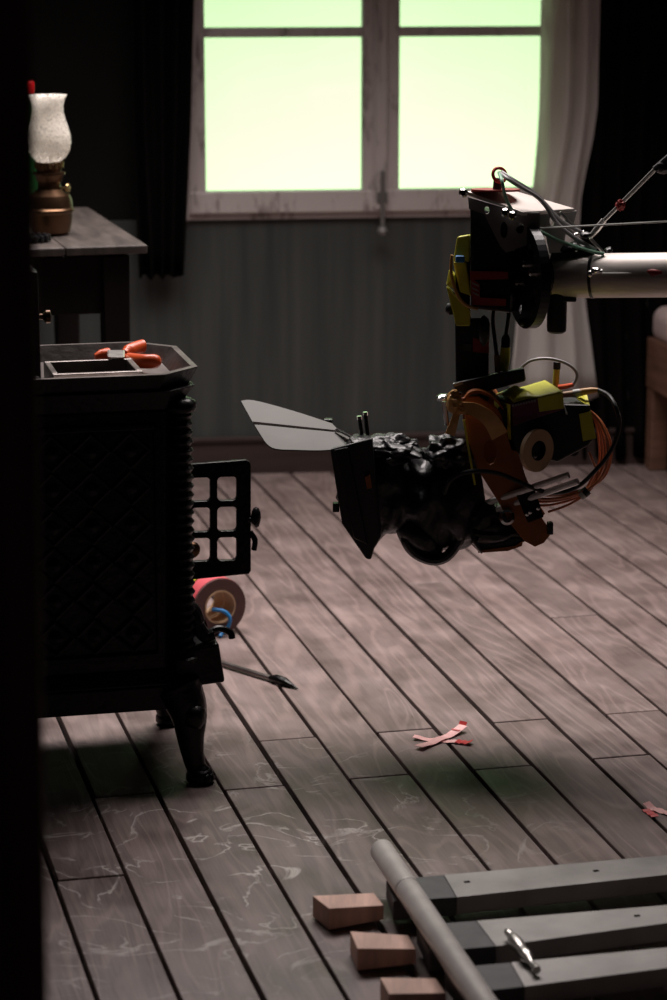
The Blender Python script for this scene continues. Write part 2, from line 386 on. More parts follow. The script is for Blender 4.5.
fb.box((wx0 + ft/2 - 0.01, 0.02, (wz0+wz1)/2), (ft, 0.12, wz1-wz0)); fb.box((wx1 - ft/2 + 0.01, 0.02, (wz0+wz1)/2), (ft, 0.12, wz1-wz0))
fb.box(((wx0+wx1)/2, 0.02, wz1 - ft/2), (wx1-wx0, 0.12, ft)); fb.box(((wx0+wx1)/2, 0.03, wz0 + 0.012), (wx1-wx0+0.02, 0.11, 0.024))
obj('frame', fb, 'window_paint', win, world=False, smooth=0, bevel=0.004)
cxm = (aL1 + aR0)/2
for a0, a1 in ((aL0, aL1), (aR0, aR1)):
    yb = -0.012
    s_l = a0 - ST if a0 == aL0 else cxm + 0.004
    s_r = a1 + ST if a1 == aR1 else cxm - 0.004
    sb = B()
    sb.box(((s_l + a0)/2, yb, (wz0+wz1)/2), (a0 - s_l, 0.045, wz1 - wz0 - 0.06)); sb.box(((s_r + a1)/2, yb, (wz0+wz1)/2), (s_r - a1, 0.045, wz1 - wz0 - 0.06))
    sb.box(((s_l+s_r)/2, yb - 0.002, (wz0 + 0.02 + zb)/2), (s_r - s_l, 0.048, zb - wz0 - 0.02)); sb.box(((s_l+s_r)/2, yb, wz1 - 0.06), (s_r - s_l, 0.045, 0.06))
    sash = obj('sash', sb, 'window_paint', win, world=False, smooth=0, bevel=0.004)
    for k in range(3):
        z0 = zb + k*(PH + MU)
        pb = B().box(((a0+a1)/2, yb + 0.006, z0 + PH/2), (a1 - a0 + 0.012, 0.003, PH + 0.012)); obj('pane', pb, 'pane_glass', sash, world=False, smooth=0)
        if k: mb = B().box(((a0+a1)/2, yb, z0 - MU/2), (a1 - a0, 0.034, MU)); obj('glazing_bar', mb, 'window_paint', sash, world=False, smooth=0, bevel=0.004)
cb = B().box((cxm, -0.042, (wz0+wz1)/2 + 0.01), (0.036, 0.018, wz1 - wz0 - 0.03)); cb.box((cxm - 0.016, -0.036, (wz0+wz1)/2), (0.02, 0.012, wz1 - wz0 - 0.06))
obj('cover_strip', cb, 'window_paint', win, world=False, smooth=0, bevel=0.006)
lt = B().tube([(cxm + 0.002, -0.06, wz0 - 0.035), (cxm + 0.002, -0.06, zb + 0.06)], 0.007, 8); lt.lathe([(0.0, 0), (0.014, 0.004), (0.017, 0.014), (0.012, 0.026), (0.0, 0.03)], (cxm + 0.002, -0.06, wz0 - 0.05), n=12)
lt.box((cxm + 0.002, -0.048, zb - 0.02), (0.034, 0.016, 0.03))
obj('bolt', lt, 'gunmetal', win, world=False)
# backdrop outside
bd = obj('green_screen_backdrop', B().box((0.1, 9.65, 0.9), (5.2, 0.01, 2.8)), 'screen_green', label='bright green chroma key cloth hanging outside the window', cat='backdrop', smooth=0)

wl = wobj('wall_left', B().box((-2.14, -3.3, HW/2), (0.1, 6.8, HW + 0.1)), 'wall_dark', kind='structure', smooth=0, label='dark side wall beyond the table')
wr = wobj('wall_right', B().box((2.64, -3.3, HW/2), (0.1, 6.8, HW + 0.1)), 'wall_dark', kind='structure', smooth=0, label='dark side wall beyond the bed')
# doorway edge close to the lens
JY = 2.15
jt, jb = W(33, 0, JY), W(48, 1000, JY)
def jxz(z): return jt.x + (jb.x - jt.x)*(jt.z - z)/(jt.z - jb.z)
jx = (jt.x + jb.x)/2; kk = (JY + 0.12)/JY*1.03
jbm = B().hexa([(jxz(2.4), JY, 2.4), (jx - 0.16, JY, 2.4), (jx - 0.16, JY + 0.12, 2.4), (jxz(2.4)*kk, JY + 0.12, 2.4)],
               [(jxz(0), JY, 0), (jx - 0.16, JY, 0), (jx - 0.16, JY + 0.12, 0), (jxz(0)*kk, JY + 0.12, 0)])
obj('trim_1', jbm, 'jamb', kind='structure', smooth=0, bevel=0.006, label='blurred dark brown door jamb at the left edge')
obj('wall_front', B().box((jx - 0.16 - 0.8, JY + 0.06, HW/2), (1.6, 0.1, HW)), 'wall_dark', kind='structure', smooth=0, label='dark partition beside the doorway')

# ------------------------------------------------------------------ curtains
def curtain(name, edges, off, folds, depth, m, label, seed=0, nx=90):
    # edges: list of (z, a_left, a_right), top to bottom
    b = B(); rows = []
    nz = 26
    zs = [edges[0][0] + (edges[-1][0] - edges[0][0])*i/nz for i in range(nz+1)]
    for z in zs:
        for e0, e1 in zip(edges, edges[1:]):
            if e0[0] >= z >= e1[0] - 1e-6: break
        t = (e0[0] - z)/max(1e-6, e0[0] - e1[0]); a0 = e0[1] + (e1[1]-e0[1])*t; a1 = e0[2] + (e1[2]-e0[2])*t
        row = []
        for j in range(nx+1):
            u = j/nx
            w = noise.noise(Vector((u*folds*0.6, z*0.7, seed*3.7)))
            y = -off - depth*(0.5 + 0.5*sin(2*pi*folds*u + 2.2*w + seed)) - 0.012*noise.noise(Vector((u*9, z*4, seed)))
            row.append(b.bm.verts.new((a0 + (a1-a0)*u, y, z + (0.006*sin(u*20) if z == zs[-1] else 0))))
        rows.append(row)
    for i in range(nz):
        for j in range(nx): b.face([rows[i][j], rows[i][j+1], rows[i+1][j+1], rows[i+1][j]])
    o = wobj(name, b, m, label=label, cat='curtain', smooth=180)
    md = o.modifiers.new('solid', 'SOLIDIFY'); md.thickness = 0.003 if m == 'net_curtain' else 0.006
    return o
zt_c = 2.55
def aw(x, y, off=0.06): return L(x, y, off)
z275 = aw(165, 276)[1]
curtain('window_curtain', [(zt_c, aw(128, 60)[0], aw(203, 0)[0]), (aw(190, 120)[1], aw(132, 120)[0], aw(189, 120)[0]), (z275, aw(140, 270)[0], aw(181, 270)[0])], 0.055, 4, 0.05, 'curtain_dark', 'dark heavy curtain hanging left of the window', 1)
z400 = aw(555, 399)[1]
curtain('net_curtain', [(zt_c, aw(538, 0)[0], aw(600, 0)[0]), (aw(560, 120)[1], aw(537, 100)[0], aw(596, 100)[0]), (aw(560, 210)[1], aw(528, 200)[0], aw(578, 200)[0]), (aw(560, 300)[1], aw(516, 300)[0], aw(585, 300)[0]), (z400, aw(506, 395)[0], aw(598, 395)[0])], 0.06, 2.6, 0.035, 'net_curtain', 'white net curtain hanging at the right side of the window', 2)
curtain('window_curtain', [(zt_c, aw(592, 0)[0], aw(720, 0)[0]), (aw(600, 210)[1], aw(580, 210)[0], aw(715, 210)[0]), (0.02, aw(586, 460)[0], aw(712, 460)[0])], 0.015, 6, 0.04, 'curtain_dark', 'dark floor-length curtain behind the white net curtain', 3)
rod = B().tube([(wx0 - 0.35, -0.07, zt_c + 0.02), (wx1 + 0.75, -0.07, zt_c + 0.02)], 0.012, 10); rod.lathe([(0, 0), (0.025, 0.01), (0.025, 0.03), (0, 0.045)], (wx1 + 0.75, -0.07, zt_c + 0.02), (1, 0, 0), 12); rod.lathe([(0, 0), (0.025, 0.01), (0.025, 0.03), (0, 0.045)], (wx0 - 0.35, -0.07, zt_c + 0.02), (-1, 0, 0), 12)
for a in (wx0 - 0.2, wx1 + 0.6): rod.box((a, -0.035, zt_c + 0.02), (0.02, 0.08, 0.02))
wobj('curtain_rod', rod, 'black_metal', label='dark rod above the window carrying the curtains', cat='curtain rod')

# ------------------------------------------------------------------ side table with lamp, bottle, dish
TZ = 0.90
tc_ = G(148, 245, TZ)
TR = radians(15)
tab = root('side_table', (tc_.x, tc_.y, 0), 'dark wooden table behind the stove carrying the oil lamp', 'table', rotz=TR)
tw, td = 0.80, 0.86
for k in range(4):
    d0 = -tw*k/4
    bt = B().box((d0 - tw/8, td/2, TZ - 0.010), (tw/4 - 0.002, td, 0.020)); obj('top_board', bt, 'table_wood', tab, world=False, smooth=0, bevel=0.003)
lg = W(119, 300, tc_.y + 0.04)
for x0, y0 in ((-0.075, 0.05), (-tw + 0.075, 0.05), (-0.075, td - 0.05), (-tw + 0.075, td - 0.05)):
    bl = B().hexa([(x0 - 0.033, y0 - 0.033, TZ - 0.026), (x0 + 0.033, y0 - 0.033, TZ - 0.026), (x0 + 0.033, y0 + 0.033, TZ - 0.026), (x0 - 0.033, y0 + 0.033, TZ - 0.026)],
                  [(x0 - 0.026, y0 - 0.026, 0), (x0 + 0.026, y0 - 0.026, 0), (x0 + 0.026, y0 + 0.026, 0), (x0 - 0.026, y0 + 0.026, 0)])
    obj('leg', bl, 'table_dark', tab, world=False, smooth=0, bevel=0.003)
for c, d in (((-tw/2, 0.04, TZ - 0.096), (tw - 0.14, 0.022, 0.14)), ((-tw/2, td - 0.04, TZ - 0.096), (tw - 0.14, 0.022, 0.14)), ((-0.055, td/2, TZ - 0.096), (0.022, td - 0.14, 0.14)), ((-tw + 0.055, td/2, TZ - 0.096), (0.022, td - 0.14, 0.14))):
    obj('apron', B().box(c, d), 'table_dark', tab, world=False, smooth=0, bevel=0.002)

lp = G(50.5, 234.5, TZ)
k = (W(54, 150, lp.y) - W(53, 150, lp.y)).length          # metres per pixel here
lamp = root('oil_lamp', lp, 'brass oil lamp with a frosted glass chimney shade on the table', 'lamp')
H0 = 234
def pr(lst): return [(r*k, (H0 - y)*k) for r, y in lst]
res_ = B().lathe(pr([(0, 234), (16, 234), (20, 231), (22, 222), (22.5, 213), (23, 211.5), (24.5, 210), (24.5, 208), (23, 206.5), (22.5, 199), (20.5, 194), (15, 190.5), (12, 188), (11.5, 184), (12, 180), (9, 180)]), lp, n=32); obj('oil_font', res_, 'brass', lamp)
bur = B().lathe(pr([(9, 182), (13, 180), (14, 176), (16.5, 173), (16.5, 171.5), (12.5, 170.5), (13, 167), (14, 163), (13, 161), (6, 161)]), lp, n=28)
obj('burner', bur, 'brass', lamp)
for q in range(14):
    a = 2*pi*q/14; pz = lp + Vector((cos(a)*13.5*k, sin(a)*13.5*k, (H0 - 164)*k))
    obj('gallery_prong', B().box(pz, (2.6*k, 2.6*k, 6*k), Matrix.Rotation(a, 3, 'Z')), 'brass_bright', lamp, smooth=0)
kn = B().tube([lp + Vector((11*k, 0, (H0-187)*k)), lp + Vector((19*k, -0.004, (H0-187)*k))], 0.0022, 8)
kn.lathe([(0, 0), (4.2*k, 0.0005), (4.6*k, 0.003), (4.2*k, 0.006), (0, 0.0065)], lp + Vector((17.5*k, -0.003, (H0-187)*k)), (1, -0.3, 0), 14)
obj('wick_knob', kn, 'brass_bright', lamp)
outp = [(12, 161), (17, 157), (21.5, 150), (23, 142), (22.3, 134), (20, 126), (17.5, 118), (16, 111), (16, 105), (17.5, 99), (20, 95)]
inp = [(r - 1.1, y) for r, y in outp][::-1]
obj('glass_shade', B().lathe(pr(outp + inp), lp, n=40, closed=True), 'lamp_glass', lamp, smooth=60)

bo = G(32, 217, TZ); kb = (W(54, 150, bo.y) - W(53, 150, bo.y)).length
bot = root('bottle', bo, 'green glass bottle with a red cap behind the oil lamp', 'bottle')
obj('body', B().lathe([(r*kb, (217 - y)*kb) for r, y in ((0, 217), (8, 217), (9, 214), (9, 160), (8, 152), (5.5, 138), (4, 128), (4, 96), (4.6, 95), (4.6, 91), (3, 91))], bo, n=24), 'bottle_green', bot)
obj('cap', B().lathe([(r*kb, (217 - y)*kb) for r, y in ((0, 94), (5.4, 94), (5.6, 90), (5.6, 84), (4.5, 82), (0, 82))], bo, n=18), 'bottle_red', bot)
di = G(34, 242, TZ); dish = root('scalloped_dish', di, 'small dark dish with a knobbly rim in front of the oil lamp', 'dish')
obj('bowl', B().lathe([(0, 0), (0.026, 0), (0.034, 0.008), (0.035, 0.014), (0.031, 0.014), (0.028, 0.007), (0, 0.006)], di, n=24), 'black_metal', dish)
for q in range(14):
    a = 2*pi*q/14; obj('rim_knob', B().lathe([(0, 0), (0.0052, 0.001), (0.006, 0.008), (0.0052, 0.016), (0, 0.017)], di + Vector((cos(a)*0.036, sin(a)*0.036, 0.002)), n=10), 'black_metal', dish)

# ------------------------------------------------------------------ bed at the right
bc = G(643.5, 467)
bed = root('bed', (bc.x, bc.y, 0), 'low wooden bed with a pale mattress at the right edge', 'bed', rotz=radians(11))
bw, bl_ = 0.95, 1.75
zb0, zb1 = W(650, 386, bc.y)[2], W(650, 337, bc.y)[2]; zb2 = W(660, 304, bc.y)[2]
for x0, y0 in ((0.03, -0.03), (bw - 0.03, -0.03), (0.03, -bl_ + 0.03), (bw - 0.03, -bl_ + 0.03)):
    obj('leg', B().box((x0, y0, zb1/2 - 0.01), (0.055, 0.055, zb1 - 0.02)), 'bed_wood', bed, world=False, smooth=0, bevel=0.004)
for c, d in (((0.012, -bl_/2, (zb0+zb1)/2), (0.024, bl_, zb1 - zb0)), ((bw - 0.012, -bl_/2, (zb0+zb1)/2), (0.024, bl_, zb1 - zb0)), ((bw/2, -0.012, (zb0+zb1)/2), (bw - 0.05, 0.024, zb1 - zb0)), ((bw/2, -bl_ + 0.012, (zb0+zb1)/2), (bw - 0.05, 0.024, zb1 - zb0))):
    obj('rail', B().box(c, d), 'bed_wood', bed, world=False, smooth=0, bevel=0.003)
for q in range(9):
    obj('slat', B().box((bw/2, -0.1 - q*(bl_ - 0.2)/8, zb1 - 0.02), (bw - 0.05, 0.07, 0.016)), 'bed_wood', bed, world=False, smooth=0)
obj('mattress', B().box((bw/2 - 0.0, -bl_/2, (zb1 - 0.012 + zb2)/2), (bw - 0.01, bl_ - 0.01, zb2 - zb1 + 0.012)), 'mattress', bed, world=False, smooth=180, bevel=0.04, seg=5)

# ------------------------------------------------------------------ stove (local frame: origin on the floor under its middle)
SR = radians(13)
so = Vector((-0.537, 4.816, 0))
st = root('stove', so, 'black cast iron stove with open lattice door and tray top', 'stove', rotz=SR)
def SL(p):                       # world point -> stove frame
    return Matrix.Rotation(-SR, 3, 'Z') @ (Vector(p) - so)
hw, hd = 0.216, 0.165            # body half sizes
zb_, zt_ = 0.155, 0.775
def octo(w, d, c, z): return [(-w, -d + c, z), (-w + c, -d, z), (w - c, -d, z), (w, -d + c, z), (w, d - c, z), (w - c, d, z), (-w + c, d, z), (-w, d - c, z)]
body = B().hexa(octo(hw - 0.012, hd - 0.005, 0.03, zb_), octo(hw - 0.005, hd, 0.03, zt_ - 0.03))
obj('body', body, 'iron', st, world=False, smooth=0, bevel=0.004)
base = B().hexa(octo(hw + 0.018, hd + 0.014, 0.035, zb_ - 0.005), octo(hw + 0.018, hd + 0.014, 0.035, zb_ + 0.045)); base.hexa(octo(hw + 0.018, hd + 0.014, 0.035, zb_ + 0.045), octo(hw - 0.008, hd + 0.002, 0.03, zb_ + 0.075))
obj('plinth', base, 'iron', st, world=False, smooth=0, bevel=0.004)
cor = B().hexa(octo(hw - 0.004, hd + 0.001, 0.03, zt_ - 0.03), octo(hw + 0.03, hd + 0.026, 0.055, zt_ + 0.012))
obj('cornice', cor, 'iron', st, world=False, smooth=0, bevel=0.003)
# tray top with raised rim
ow, od, oc = hw + 0.038, hd + 0.033, 0.075
tb = B(); zr = 0.82
o1, o2 = octo(ow, od, oc, zr), octo(ow - 0.012, od - 0.012, oc - 0.004, zr)
o0, o3 = octo(ow - 0.018, od - 0.016, oc - 0.006, zt_ + 0.008), octo(ow - 0.034, od - 0.032, oc - 0.012, zr - 0.03)
rings = [[tb.bm.verts.new(p) for p in o] for o in (o0, o1, o2, o3)]
for a, b_ in zip(rings[1:], rings[2:]):
    for j in range(8): tb.face([a[j], a[(j+1) % 8], b_[(j+1) % 8], b_[j]])
tb.face(rings[3])
for v in rings[0]: tb.bm.verts.remove(v)
tw_ = B().hexa(o0, [Vector(p) - Vector((0, 0, 0.0015)) for p in o1]); tw_.bm.faces.ensure_lookup_table(); tw_.bm.faces.remove(tw_.bm.faces[1])
obj('tray_wall', tw_, 'iron', st, world=False, smooth=0)
obj('tray_rim', tb, 'iron_pale', st, world=False, smooth=0)  # lit rim and inside painted paler than the near-black outer side
# square fuel opening with raised collar
q0, q1 = SL(G(45, 371, 0.81)), SL(G(132, 366, 0.81))
cx0, cx1 = SL(G(50, 372, 0.81)).x, SL(G(131, 367, 0.81)).x
cy0, cy1 = -0.155, -0.015
cb = B(); th_ = 0.012
for c, d in ((((cx0+cx1)/2, cy0, 0.806), (cx1-cx0 + th_, th_, 0.032)), (((cx0+cx1)/2, cy1, 0.806), (cx1-cx0 + th_, th_, 0.032)), ((cx0, (cy0+cy1)/2, 0.806), (th_, cy1-cy0 - th_, 0.032)), ((cx1, (cy0+cy1)/2, 0.806), (th_, cy1-cy0 - th_, 0.032))): cb.box(c, d)
obj('fuel_collar', cb, 'iron_pale', st, world=False, smooth=0, bevel=0.002)
obj('fuel_opening_shade', B().box(((cx0+cx1)/2, (cy0+cy1)/2, 0.7925), (cx1-cx0 - 0.004, cy1-cy0 - 0.004, 0.006)), 'matte_black', st, world=False, smooth=0)  # dark slab paints the shade inside the opening
# open lid standing at the left
l0, l1 = SL(W(30, 372, 4.75)), SL(W(33, 268, 4.75))
lid = B().hexa([(l0.x - 0.02, -0.14, 0.80), (l0.x + 0.012, -0.14, 0.80), (l0.x + 0.012, 0.14, 0.80), (l0.x - 0.02, 0.14, 0.80)], [(l1.x - 0.012, -0.11, l1.z), (l1.x + 0.004, -0.11, l1.z), (l1.x + 0.004, 0.11, l1.z), (l1.x - 0.012, 0.11, l1.z)])
lid.tube([(l0.x, -0.15, 0.806), (l0.x, 0.15, 0.806)], 0.012, 10)
lid_o = obj('lid', lid, 'iron', st, world=False, smooth=40, bevel=0.004)
obj('lid_knob', B().lathe([(0, 0), (0.006, 0.002), (0.006, 0.012), (0.013, 0.018), (0.013, 0.026), (0, 0.03)], (l1.x + 0.008, -0.02, l1.z - 0.10), (1, 0, 0), 14), 'brass', lid_o, world=False)
# cast ornament on the long side: frame and lattice of lozenges
orn = B(); yf = -hd - 0.001
for c, d in (((0, yf, 0.715), (0.33, 0.012, 0.012)), ((0, yf, 0.26), (0.33, 0.012, 0.012)), ((-0.165, yf, 0.487), (0.012, 0.012, 0.46)), ((0.165, yf, 0.487), (0.012, 0.012, 0.46))): orn.box(c, d)
obj('panel_moulding', orn, 'iron', st, world=False, smooth=0, bevel=0.003)
for r in range(6):
    for c in range(4):
        x, z = -0.114 + c*0.076, 0.305 + r*0.073
        ob = B()
        for (dx, dz) in ((1, 1), (1, -1), (-1, 1), (-1, -1)):
            ob.tube([(x + dx*0.036, yf, z), (x, yf, z + dz*0.034)], 0.0045, 6)
        ob.lathe([(0.014, 0), (0.013, 0.005), (0.006, 0.009), (0, 0.010)], (x, yf + 0.002, z), (0, -1, 0), 10)
        obj('ornament', ob, 'iron', st, world=False)
# ribbed corner columns
for sx, sy in ((1, -1), (1, 1), (-1, -1), (-1, 1)):
    pr_ = []; n_ = 110
    for i in range(n_ + 1):
        z = 0.25 + (0.735 - 0.25)*i/n_; pr_.append((0.024 + 0.003*sin(i*2*pi/4.0), z))
    pr_ = [(0.0, 0.235), (0.030, 0.236), (0.032, 0.246)] + pr_ + [(0.031, 0.738), (0.034, 0.746), (0.033, 0.757), (0.02, 0.764), (0.0, 0.765)]
    obj('corner_column', B().lathe(pr_, (sx*(hw - 0.002), sy*(hd - 0.025), 0), n=14), 'iron', st, world=False, smooth=60)
# front end (faces right): mouth frame, ash lip
mo = B()
for c, d in (((hw + 0.004, 0, 0.70), (0.02, 0.25, 0.03)), ((hw + 0.004, 0, 0.34), (0.02, 0.25, 0.03)), ((hw + 0.004, -0.11, 0.52), (0.02, 0.03, 0.34)), ((hw + 0.004, 0.11, 0.52), (0.02, 0.03, 0.34))): mo.box(c, d)
obj('mouth_frame', mo, 'iron', st, world=False, smooth=0, bevel=0.003)
obj('firebox_shade', B().box((hw - 0.002, 0, 0.52), (0.012, 0.2, 0.33)), 'matte_black', st, world=False, smooth=0)  # flat black slab stands in for the shaded hollow behind the mouth
lip1 = SL(W(222, 690, 4.78)); 
ash = B().hexa([(hw - 0.02, -hd + 0.005, 0.185), (lip1.x, -hd + 0.02, 0.187), (lip1.x, hd - 0.02, 0.187), (hw - 0.02, hd - 0.005, 0.185)], [(hw - 0.02, -hd + 0.005, 0.262), (lip1.x - 0.012, -hd + 0.02, 0.270), (lip1.x - 0.012, hd - 0.02, 0.270), (hw - 0.02, hd - 0.005, 0.262)])
obj('ash_shelf', ash, 'iron', st, world=False, smooth=0, bevel=0.006)
for y_, s_ in ((-0.13, 0), (-0.04, 1), (0.06, 2), (0.13, 3)):
    sc_ = B().tube(crv([(hw - 0.01, y_, 0.345), (hw + 0.018, y_, 0.335), (hw + 0.03, y_, 0.305), (hw + 0.045, y_, 0.282), (hw + 0.062, y_, 0.285)], 6), [0.018]*12 + [0.014]*8 + [0.012]*5, 10)
    obj('scroll', sc_, 'iron', st, world=False)
tg = B().tube(crv([(lip1.x - 0.02, -0.05, 0.262), (lip1.x + 0.005, -0.05, 0.272), (lip1.x + 0.028, -0.05, 0.262), (lip1.x + 0.032, -0.05, 0.25)], 5), 0.007, 8); obj('shelf_handle', tg, 'iron', st, world=False)
# legs
fl = SL(G(200, 782))
for sx, sy in ((1, -1), (1, 1), (-1, -1), (-1, 1)):
    X0, Y0 = fl.x, -fl.y
    def q(dx, dy, z): return (sx*(X0 + dx), sy*(Y0 + dy), z)
    pts = crv([q(-0.035, -0.028, 0.19), q(-0.022, -0.018, 0.155), q(-0.017, -0.012, 0.125), q(-0.016, -0.010, 0.09), q(-0.012, -0.008, 0.055), q(-0.006, -0.004, 0.03), q(0.002, 0.002, 0.017)], 5)
    rr = [0.046, 0.040, 0.034, 0.027, 0.022, 0.020, 0.021]
    rs = []
    for i in range(len(pts)):
        u = i/(len(pts)-1)*6; a = min(5, int(u)); rs.append(rr[a] + (rr[a+1]-rr[a])*(u-a))
    lb = B().tube(pts, rs, 14)
    lb.lathe([(0, 0), (0.022, 0), (0.028, 0.008), (0.028, 0.018), (0.022, 0.028), (0, 0.032)], q(0.0, 0.0, 0), n=16)
    lb.blob(q(-0.012, 0.004, 0.14), (0.028, 0.028, 0.03), seed=3, amp=0.2, sub=2)
    for t_ in (-0.5, 0.0, 0.5):
        a = atan2(sy*0.7, sx*0.9) + t_; lb.blob((q(0, 0, 0)[0] + cos(a)*0.021, q(0, 0, 0)[1] + sin(a)*0.021, 0.012), (0.011, 0.011, 0.011), amp=0.0, sub=2)
    obj('leg', lb, 'iron', st, world=False, smooth=70)
# open lattice door, hinged at the far corner
YD = 5.10
Rq = lambda x0, y0, x1, y1, r: [(x0+r, y0), (x1-r, y0), (x1-r*.3, y0+r*.3), (x1, y0+r), (x1, y1-r), (x1-r*.3, y1-r*.3), (x1-r, y1), (x0+r, y1), (x0+r*.3, y1-r*.3), (x0, y1-r), (x0, y0+r), (x0+r*.3, y0+r*.3)]
hol = []
for x0, x1 in ((191.5, 210.5), (217.5, 237)):
    for y0, y1 in ((477.5, 501), (507.5, 531.5), (538, 561)): hol.append([SL(W(x, y + (213-x)*0.03, YD)) for x, y in Rq(x0, y0, x1, y1, 3.5)])
dp = B().plate([SL(W(x, y, YD)) for x, y in ((180, 465), (246, 460), (250, 462), (251, 466), (251, 571), (249, 574), (180, 581))], hol, (0.0, 0.013, 0))
door = obj('door', dp, 'iron', st, world=False, smooth=0, bevel=0.0015, label='open lattice door with six openings')
la = B().blob(SL(W(256, 517, YD - 0.005)), (0.011, 0.012, 0.022), 2, 0.15, 2, 2); la.tube([SL(W(248, 520, YD)), SL(W(257, 520, YD))], 0.006, 8); la.tube(crv([SL(W(250, 532, YD)), SL(W(255, 540, YD)), SL(W(254, 550, YD))], 4), 0.006, 8)
obj('latch', la, 'iron', door, world=False)
obj('door_knob', B().lathe([(0, 0), (0.007, 0.002), (0.008, 0.012), (0.0155, 0.02), (0.018, 0.028), (0.014, 0.036), (0, 0.04)], SL(W(188, 547, YD)), (0.15, -1, 0), 18), 'brass', door, world=False)
for y in (485, 560):
    hg = B().tube([SL(W(183, y - 9, YD + 0.01)), SL(W(183, y + 9, YD + 0.01))], 0.009, 10); hg.box(SL(W(174, y, YD)), (0.05, 0.02, 0.022))
    obj('hinge', hg, 'iron', st, world=False)

# secateurs in the tray
def TP(x, y, z=0.812): return G(x, y, z)
pl0 = TP(128, 356, 0.80)
pli = root('secateurs', (pl0.x, pl0.y, 0.79), 'orange-handled pliers lying in the tray on top of the stove', 'pliers')
obj('handle', B().tube(crv([TP(124, 354, .815), TP(132, 349.5, .82), TP(141, 346.5, .822), TP(145.5, 346, .822)], 5), [0.010]*3 + [0.0135]*10 + [0.012, 0.010, 0.006], 12), 'orange_plastic', pli)
obj('handle', B().tube(crv([TP(124, 359, .81), TP(134, 360.5, .812), TP(148, 361.5, .815), TP(160.5, 361, .815)], 5), [0.011]*3 + [0.0145]*10 + [0.0135, 0.011, 0.006], 12), 'orange_plastic', pli)
obj('jaw', B().hexa([TP(107, 357, .815), TP(125, 357.5, .815), TP(125, 350, .815), TP(107, 350, .815)], [TP(107, 357, .827), TP(125, 357.5, .827), TP(125, 350, .827), TP(107, 350, .827)]), 'steel', pli, bevel=0.003, smooth=0)
obj('jaw_cover', B().tube([TP(95, 357, .812), TP(101, 355, .815), TP(109, 353, .817)], [0.006, 0.011, 0.011], 10), 'orange_plastic', pli)

# ------------------------------------------------------------------ tape rolls, poker, tape marks on the floor
def ring(b, c, ax, r0, r1, t, n=36): return b.lathe([(r1, 0), (r1, t), (r0, t), (r0, 0)], c, ax, n, closed=True)
R_T = 0.070
tcn = G(219, 636); cen = Vector((tcn.x, tcn.y + 0.01, R_T))
axd = Vector((0.50, -0.86, 0)).normalized()        # its flat face looks at the lens and to the right
gt = root('tape_roll', (cen.x, cen.y, 0), 'brown and pink tape roll standing on edge by the stove', 'tape roll')
obj('side_face', ring(B(), cen, axd, 0.041, R_T - 0.001, 0.006), 'tape_brown', gt)
obj('winding', ring(B(), cen - axd*0.042, axd, 0.041, R_T, 0.042), 'tape_pink', gt)
obj('core', ring(B(), cen - axd*0.044, axd, 0.0375, 0.041, 0.052), 'cream_tape', gt)
c2 = cen - axd*0.096
y2 = root('tape_roll', (c2.x, c2.y, 0), 'yellow tape roll hidden behind the brown one by the stove', 'tape roll')
obj('winding', ring(B(), c2, axd, 0.041, R_T, 0.046), 'yellow_tape', y2)
obj('core', ring(B(), c2 - axd*0.001, axd, 0.0375, 0.041, 0.048), 'cream_tape', y2)
bl0 = [cen + Vector((0.012, 0, 0)) + Vector((0, -0.012, 0))]
bt = B().tube(crv([cen + axd*0.012 + Vector((-0.022, 0, -0.004)), cen + axd*0.012 + Vector((0.004, 0, -0.008)), cen + axd*0.014 + Vector((0.018, 0.0, -0.022)), cen + axd*0.016 + Vector((0.016, 0, -0.042)), cen + axd*0.02 + Vector((0.0, 0, -0.058)), cen + axd*0.03 + Vector((-0.012, 0, -0.0665))], 6), 0.0048, 10)
obj('cable_scrap', bt, 'blue', label='short bright blue cable looped through the tape roll', cat='cable')
p0, p1 = G(208, 662), G(298, 690)
pk = root('poker', ((p0.x+p1.x)/2, (p0.y+p1.y)/2, 0), 'dark pointed iron poker lying on the floor beside the stove', 'poker')
dv = (p1 - p0).normalized(); zz = Vector((0, 0, 0.008))
obj('shaft', B().tube([p0 + zz, p0 + (p1-p0)*0.72 + zz], 0.006, 10), 'iron_pale', pk)
obj('point', B().tube([p0 + (p1-p0)*0.70 + zz, p0 + (p1-p0)*0.76 + zz*1.2, p0 + (p1-p0)*0.86 + zz*1.2, p1 + Vector((0, 0, 0.003))], [0.006, 0.0105, 0.010, 0.001], 10), 'iron', pk)
def strip(b, a, c, w, curl0=0.0, curl1=0.0, z=0.001):
    a, c = Vector(a), Vector(c); d = (c-a).normalized(); s = Vector((-d.y, d.x, 0))*w/2; n = 10; top = []; bot_ = []
    for i in range(n+1):
        t = i/n; h = z + curl0*max(0, (0.3-t)/0.3)**2 + curl1*max(0, (t-0.7)/0.3)**2 + 0.0012*sin(t*17)
        p = a + (c-a)*t
        top.append((p + s + Vector((0,0,h)), p - s + Vector((0,0,h))))
    V = [[b.bm.verts.new(x) for x in r] for r in top]; U = [[b.bm.verts.new(x + Vector((0,0,0.0006))) for x in r] for r in top]
    for i in range(n):
        b.face([V[i][0], V[i][1], V[i+1][1], V[i+1][0]]); b.face([U[i][0], U[i+1][0], U[i+1][1], U[i][1]])
        b.face([V[i][0], V[i+1][0], U[i+1][0], U[i][0]]); b.face([V[i][1], U[i][1], U[i+1][1], V[i+1][1]])
    b.face([V[0][0], U[0][0], U[0][1], V[0][1]]); b.face([V[n][0], V[n][1], U[n][1], U[n][0]])
    return b
xm = G(443, 740); cr = root('tape_cross', xm, 'pink and red tape cross stuck to the floor as a mark', 'tape mark')
obj('strip', strip(B(), G(413.5, 738.5), G(464, 743), 0.019, 0.004, 0.0), 'tape_mark', cr)
